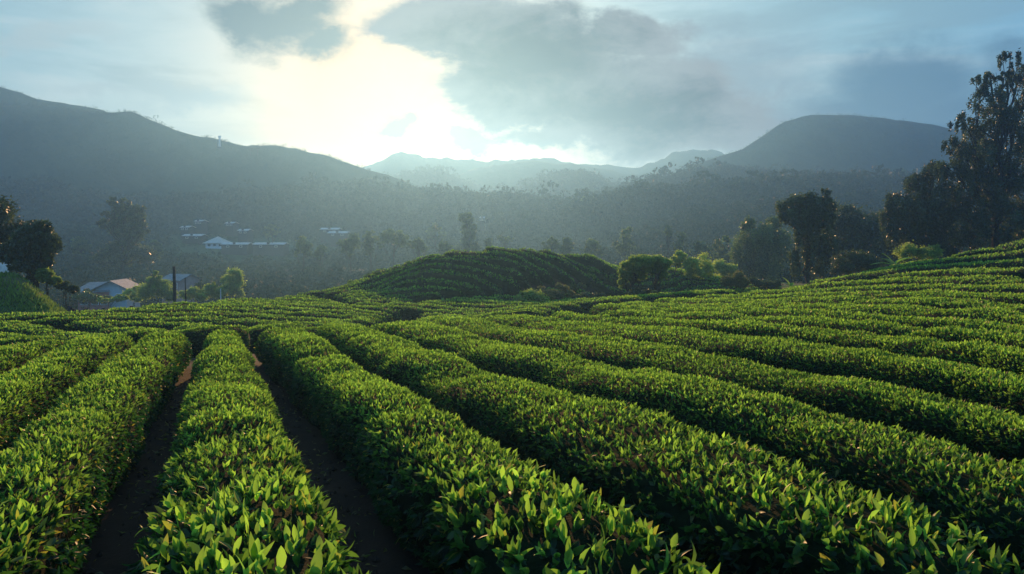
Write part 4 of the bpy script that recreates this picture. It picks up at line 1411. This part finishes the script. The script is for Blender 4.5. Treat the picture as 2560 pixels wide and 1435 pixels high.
# --- grass on the bank
def bank_grass():
    r = np.random.default_rng(9)
    n = 42000
    X = r.uniform(-38, -20.5, n)
    Y = r.uniform(34.6, 50, n)
    d = sstep(-X / Y, .595, .625) * sstep(Y, 34.5, 36)
    e = np.exp(-(((X + 26.3) / 1.6) ** 2 + ((Y - 39.3) / 1.1) ** 2))
    k = (r.random(n) < d) & (r.random(n) > e * .9)
    X, Y, e = X[k], Y[k], e[k]
    P = np.stack([X, Y, gz(X, Y) - .02], 1)
    A = unit(np.array([0, 0, 1.0]) + r.normal(size=P.shape) * .35)
    L = r.uniform(.10, .36, len(X)) * (1 + .5 * vnoise(X / 1.5, Y / 1.5, 12))
    V, Q, per = leaves(P, A, L, L * .28, 2, None, r)
    o = mesh_np('grass', V, [Q], MT['grass'], tint=np.repeat(np.clip(.5 + .5 * vnoise(X / 2.5, Y / 2.5, 13) + r.normal(size=len(X)) * .2, 0, 1), per))
    tag(o, kind='stuff')


bank_grass()

# ------------------------------------------------------------------ houses, sheds, poles
def gable_house(name, label, cat, px, pybase, Y, w, d, h, rise, wall, roof, rot=0.0, windows=(), door=None, group=None, over=.35, ridge_along='x', skirt=None, z=None):
    """w along local x, d along local y; windows [(x, z, w, h)] on the front (-y) face"""
    bx = Y * (px - 1280) / F
    bz = float(gz(np.array([bx]), np.array([Y]))[0]) if z is None else z
    root = empty(name, (bx, Y, bz))
    root.rotation_euler = (0, 0, rot)
    m = MB()
    m.box(-w / 2, w / 2, -d / 2, d / 2, -4.0 if name == 'shed' else -1.5, h)
    if ridge_along == 'x':
        m.add([(-w / 2, -d / 2, h), (-w / 2, d / 2, h), (-w / 2, 0, h + rise), (w / 2, -d / 2, h), (w / 2, d / 2, h), (w / 2, 0, h + rise)], None, [(0, 2, 1), (3, 4, 5)])
    else:
        m.add([(-w / 2, -d / 2, h), (w / 2, -d / 2, h), (0, -d / 2, h + rise), (-w / 2, d / 2, h), (w / 2, d / 2, h), (0, d / 2, h + rise)], None, [(0, 1, 2), (3, 5, 4)])
    wl = m.build('wall', MT[wall], root)
    if skirt:
        m = MB()
        m.box(-w / 2 - .03, w / 2 + .03, -d / 2 - .03, d / 2 + .03, h - skirt[1], h - .02)
        m.build('upper_wall', MT[skirt[0]], root)
    m = MB()
    th = .12
    if ridge_along == 'x':
        a, b, sl = w / 2 + over, d / 2 + over, rise / (d / 2)
        for sgn in (-1, 1):
            e = (sgn * b, h - sl * over)
            m.add([(-a, 0, h + rise + .02), (a, 0, h + rise + .02), (a, e[0], e[1] + .02), (-a, e[0], e[1] + .02),
                   (-a, 0, h + rise + th), (a, 0, h + rise + th), (a, e[0], e[1] + th), (-a, e[0], e[1] + th)],
                  [(0, 1, 2, 3), (4, 5, 6, 7), (2, 3, 7, 6), (0, 3, 7, 4), (1, 2, 6, 5)])
    else:
        a, b, sl = w / 2 + over, d / 2 + over, rise / (w / 2)
        for sgn in (-1, 1):
            e = (sgn * a, h - sl * over)
            m.add([(0, -b, h + rise + .02), (0, b, h + rise + .02), (e[0], b, e[1] + .02), (e[0], -b, e[1] + .02),
                   (0, -b, h + rise + th), (0, b, h + rise + th), (e[0], b, e[1] + th), (e[0], -b, e[1] + th)],
                  [(0, 1, 2, 3), (4, 5, 6, 7), (2, 3, 7, 6), (0, 3, 7, 4), (1, 2, 6, 5)])
    m.build('roof', MT[roof], root)
    for (wx, wz, ww, wh) in windows:
        fr = MB()
        y0 = -d / 2 - .07
        t_ = .07
        fr.box(wx - ww / 2 - t_, wx + ww / 2 + t_, y0, y0 + .06, wz - wh / 2 - t_, wz - wh / 2)
        fr.box(wx - ww / 2 - t_, wx + ww / 2 + t_, y0, y0 + .06, wz + wh / 2, wz + wh / 2 + t_)
        fr.box(wx - ww / 2 - t_, wx - ww / 2, y0, y0 + .06, wz - wh / 2, wz + wh / 2)
        fr.box(wx + ww / 2, wx + ww / 2 + t_, y0, y0 + .06, wz - wh / 2, wz + wh / 2)
        f_ = fr.build('window', MT['white'], root)
        g = MB()
        g.box(wx - ww / 2, wx + ww / 2, y0 + .025, y0 + .05, wz - wh / 2, wz + wh / 2)
        g.build('pane', MT['glass'], f_)
    if door:
        g = MB()
        g.box(door[0] - .45, door[0] + .45, -d / 2 - .06, -d / 2 - .02, 0, 2.0)
        g.build('door', MT['wood'], root)
    tag(root, label, cat, group)
    return root


# near house: pale gable to the right, red boarded side to the left, white lean-to
def red_house():
    Y = 108.0
    bx = Y * (288 - 1280) / F
    bz = H - Y * (752 - HZ) / F
    root = gable_house('house', "red walled house with pale gable and grey roof among garden bushes", 'house', 296, 752, Y, 4.4, 5.0, 2.0, 1.1, 'bluewall', 'slate', .12, (), None, None, .55, 'y', None, bz)
    m = MB()
    m.box(-4.5, -.25, -2.75, 2.2, -1.5, 1.55)
    m.build('side_wing', MT['redwall'], root)
    m = MB()
    m.add([(-5.2, -3.1, 1.45), (-.2, -3.1, 1.55), (-.2, 2.3, 2.75), (-5.2, 2.3, 2.6), (-5.2, -3.1, 1.57), (-.2, -3.1, 1.67), (-.2, 2.3, 2.87), (-5.2, 2.3, 2.72)],
          [(0, 1, 2, 3), (4, 5, 6, 7), (0, 1, 5, 4), (1, 2, 6, 5), (2, 3, 7, 6), (3, 0, 4, 7)])
    m.build('wing_roof', MT['slate'], root)
    m = MB()
    m.box(-4.6, 1.6, -3.5, -2.85, .62, .72)
    m.build('awning', MT['white'], root)
    for wx in (-3.6, -2.1, -.9):
        f = MB()
        f.box(wx - .5, wx + .5, -2.81, -2.77, -.35, .45)
        fo = f.build('window', MT['white'], root)
        f = MB()
        f.box(wx - .42, wx + .42, -2.84, -2.815, -.28, .38)
        f.build('pane', MT['glass'], fo)
    f = MB()
    f.box(.7, 1.7, -2.62, -2.57, .3, 1.3)
    fo = f.build('window', MT['white'], root)
    f = MB()
    f.box(.78, 1.62, -2.65, -2.625, .38, 1.22)
    f.build('pane', MT['glass'], fo)


red_house()
gable_house('house', "faded pink house with grey roof behind the dark pole", 'house', 452, 740, 113, 3.6, 4.0, 2.2, .75, 'pinkwall', 'slate', -.35, [(-.9, 1.3, .7, .8), (.9, 1.3, .7, .8)], (0.0,), None, .4, 'x', None, H - 113 * (733 - HZ) / F)
gable_house('house', "white walled house half hidden under the dark tree at the left edge", 'house', -12, 662, 72, 1.8, 2.4, 1.1, .4, 'white', 'tan', .1, [(0.2, .9, .7, .6)], None, None, .25, 'x', None, H - 72 * (662 - HZ) / F)

# village in the mist
def pyramid_hall():
    Y = 262.0
    bz = H - Y * (616 - HZ) / F
    bx = Y * (545 - 1280) / F
    root = empty('hall', (bx, Y, bz))
    m = MB()
    m.box(-3.3, 3.3, -3, 3, -3, 1.3)
    m.build('wall', MT['white'], root)
    m = MB()
    m.add([(-4.1, -3.8, 1.25), (4.1, -3.8, 1.25), (4.1, 3.8, 1.25), (-4.1, 3.8, 1.25), (0, 0, 3.7), (-4.1, -3.8, 1.1), (4.1, -3.8, 1.1), (4.1, 3.8, 1.1), (-4.1, 3.8, 1.1)],
          [(0, 1, 6, 5), (1, 2, 7, 6), (2, 3, 8, 7), (3, 0, 5, 8), (5, 6, 7, 8)], [(0, 1, 4), (1, 2, 4), (2, 3, 4), (3, 0, 4)])
    m.build('roof', MT['tan'], root)
    for wx in (-2, 0, 2):
        f = MB()
        f.box(wx - .5, wx + .5, -3.06, -3.01, .1, .9)
        f.build('window', MT['glass'], root)
    tag(root, "pale pyramid roofed hall in the misty village", 'hall')


pyramid_hall()


def shed(label, px, pyroof, Y, wpx, dep=6.0, h=1.5, rise=.6, roof='tin', grp='pale roofed sheds of the misty village'):
    w = wpx * Y / F
    z = H - Y * (pyroof - HZ) / F - h
    return gable_house('shed', label, 'shed', px, 0, Y, w, dep, h - rise * .5, rise, 'wood', roof, 0, [(-w * .25, .55, .8, .5), (w * .25, .55, .8, .5)], (0,), grp, .3, 'x', None, z)


shed("long white roofed shed joined to the right of the pyramid roofed hall", 594, 609, 250, 64)
shed("longest white roofed shed, right of a gap from the hall's shed", 678, 609, 250, 76)
shed("small pale roofed shed in the mist left of the hall, upper", 470, 567, 285, 20)
shed("wide pale roofed shed in the mist left of the hall, lower", 488, 588, 270, 46)
shed("farthest tiny pale roofed shed, highest in the village", 503, 552, 300, 17)
shed("small pale roofed shed in the mist above the hall", 580, 557, 295, 19)
shed("thin pale roofed shed between the hall and the forked tree", 614, 575, 280, 24)
shed("long low shed in the mist above the wooded rise, upper", 828, 572, 285, 44)
shed("long low shed in the mist above the wooded rise, lower", 848, 581, 275, 46)
shed("tiny pale shed beside the columnar tree", 1206, 544, 290, 10)


def pole(label, px, pybase, pytop, Y, rad, mat='wood', name='pole', arms=True):
    bx = Y * (px - 1280) / F
    bz = float(gz(np.array([bx]), np.array([Y]))[0])
    ht = H - Y * (pytop - HZ) / F - bz
    root = empty(name, (bx, Y, bz))
    m = MB()
    m.tube([(0, 0, -.3), (0.02, 0, ht * .5), (-.03, 0, ht)], [rad * 1.1, rad, rad * .8], 9)
    m.build('shaft', MT[mat], root)
    if arms:
        m = MB()
        m.box(-.35, .35, -.05, .05, ht - .55, ht - .45)
        m.build('crossarm', MT[mat], root)
    tag(root, label, 'pole')


pole("thick dark weathered pole beside the pink house", 436, 752, 666, 44, .10, arms=False)
pole("thin leaning rusty pole right of the thick dark pole", 464, 748, 694, 45, .035, 'bark', arms=False)
pole("thin pale post among the bushes left of the young tree", 552, 748, 722, 84, .05, 'metal', arms=False)


def mast(label, px, py0, py1, Y, w=.8):
    bx = Y * (px - 1280) / F
    z0, z1 = H - Y * (py0 - HZ) / F, H - Y * (py1 - HZ) / F
    root = empty('mast', (bx, Y, z0))
    m = MB()
    for sx in (-.5, .5):
        for sy in (-.5, .5):
            m.tube([(sx * w, sy * w, -2), (sx * w * .5, sy * w * .5, (z1 - z0))], [.16, .12], 5)
    for q in np.linspace(.1, .95, 5):
        z = q * (z1 - z0)
        a = w * (.5 - .25 * q)
        m.box(-a, a, -a, a, z - .06, z + .06)
    m.build('lattice', MT['metal'], root)
    m = MB()
    m.box(-.7, .7, -.3, .3, (z1 - z0) - .2, (z1 - z0) + .8)
    m.build('antenna_panel', MT['white'], root)
    tag(root, label, 'mast')


mast("white mast standing on the left mountain's ridge", 549, 358, 343, 394)
mast("pale mast rising from the valley mist under the sunlit gap", 1266, 520, 492, 500, .7)
mast("smaller pale mast left of the other valley mast", 1155, 505, 484, 505, .6)


def lookout():
    Y = 396.0
    bx = Y * (637 - 1280) / F
    z0, z1 = H - Y * (378 - HZ) / F, H - Y * (364 - HZ) / F
    root = empty('lookout_hut', (bx, Y, z0))
    h = z1 - z0
    m = MB()
    for sx in (-2, 2):
        for sy in (-1.2, 1.2):
            m.tube([(sx, sy, -3), (sx, sy, h * .45)], .22, 5)
    m.build('stilts', MT['wood'], root)
    m = MB()
    m.box(-2.4, 2.4, -1.6, 1.6, h * .45, h * .82)
    m.build('cabin', MT['wood'], root)
    m = MB()
    m.add([(-3, -2, h * .83), (3, -2, h * .83), (3, 2, h * .83), (-3, 2, h * .83), (-2.2, 0, h + .2), (2.2, 0, h + .2)], [(0, 1, 5, 4), (2, 3, 4, 5), (0, 1, 2, 3)], [(1, 2, 5), (3, 0, 4)])
    m.build('roof', MT['wood'], root)
    tag(root, "dark lookout hut on stilts in the dip of the left ridge", 'hut')


lookout()


# low dark fence at the far edge of the lower field and the orange cover by it
def fence():
    root = empty('fence', (0, 0, 0))
    pts = [np.array([Y * (px - 1280) / F, Y]) for px, Y in ((176, 37.5), (215, 38), (260, 38.6), (330, 39.5), (400, 41.5), (440, 42.5))]
    m = MB()
    pm = []
    for a, b in zip(pts[:-1], pts[1:]):
        n = 9
        for q in range(n):
            p = a + (b - a) * q / n
            p2 = a + (b - a) * (q + .8) / n
            z = float(gz(np.array([p[0]]), np.array([p[1]]))[0])
            z2 = float(gz(np.array([p2[0]]), np.array([p2[1]]))[0])
            zt = .62
            m.add([(p[0], p[1], z - .1), (p2[0], p2[1], z2 - .1), (p2[0], p2[1], z2 + zt), (p[0], p[1], z + zt), (p[0], p[1] + .04, z - .1), (p2[0], p2[1] + .04, z2 - .1), (p2[0], p2[1] + .04, z2 + zt), (p[0], p[1] + .04, z + zt)],
                  [(0, 1, 2, 3), (5, 4, 7, 6), (3, 2, 6, 7), (0, 3, 7, 4), (1, 5, 6, 2)])
        pm.append(a)
    m.build('board_panel', MT['wood'], root)
    for a in pm + [pts[-1]]:
        z = float(gz(np.array([a[0]]), np.array([a[1]]))[0])
        k = MB()
        k.box(a[0] - .07, a[0] + .07, a[1] - .12, a[1] - .01, z - .2, z + .74)
        k.build('post', MT['wood'], root)
    tag(root, "low dark board fence along the far left edge of the tea field", 'fence')


fence()


def tarp():
    Y = 36.6
    bx = Y * (229 - 1280) / F
    bz = float(gz(np.array([bx]), np.array([Y]))[0])
    n = 24
    u, v = np.meshgrid(np.linspace(-1, 1, n), np.linspace(-1, 1, n))
    r2 = np.maximum(np.abs(u), np.abs(v))
    Z = .62 * (1 - r2 ** 2.2) ** .6 * (1 + .18 * vnoise(u * 2.3, v * 2.3, 3)) + .03 * vnoise(u * 7, v * 7, 4)
    V = np.stack([u * .45, v * .32, Z], -1).reshape(-1, 3)
    i = np.arange(n * n).reshape(n, n)
    Q = np.stack([i[:-1, :-1], i[:-1, 1:], i[1:, 1:], i[1:, :-1]], -1).reshape(-1, 4)
    o = mesh_np('tarpaulin', V, [Q], MT['orange'], smooth=True)
    o.location = (bx, Y, bz)
    tag(o, "crumpled orange tarpaulin heap beside the low dark fence", 'tarpaulin')


tarp()
HX0, HX1, HY0, HY1, HZ0, HZ1 = -1620.0, 1620.0, -85.0, 1720.0, -14.0, 104.0

# ------------------------------------------------------------------ haze
def build_haze():
    m, t = new_mat("haze")
    p = t.n('ShaderNodeVolumePrincipled')
    p.inputs['Color'].default_value = HAZE_COLOR + (1.0,)
    p.inputs['Density'].default_value = HAZE_DENSITY
    p.inputs['Anisotropy'].default_value = HAZE_G
    o = t.n('ShaderNodeOutputMaterial')
    m.node_tree.links.new(p.outputs[0], o.inputs['Volume'])
    b = MB()
    b.box(HX0, HX1, HY0, HY1, HZ0, HZ1)
    h = b.build('haze', m)
    tag(h, kind='stuff')


build_haze()
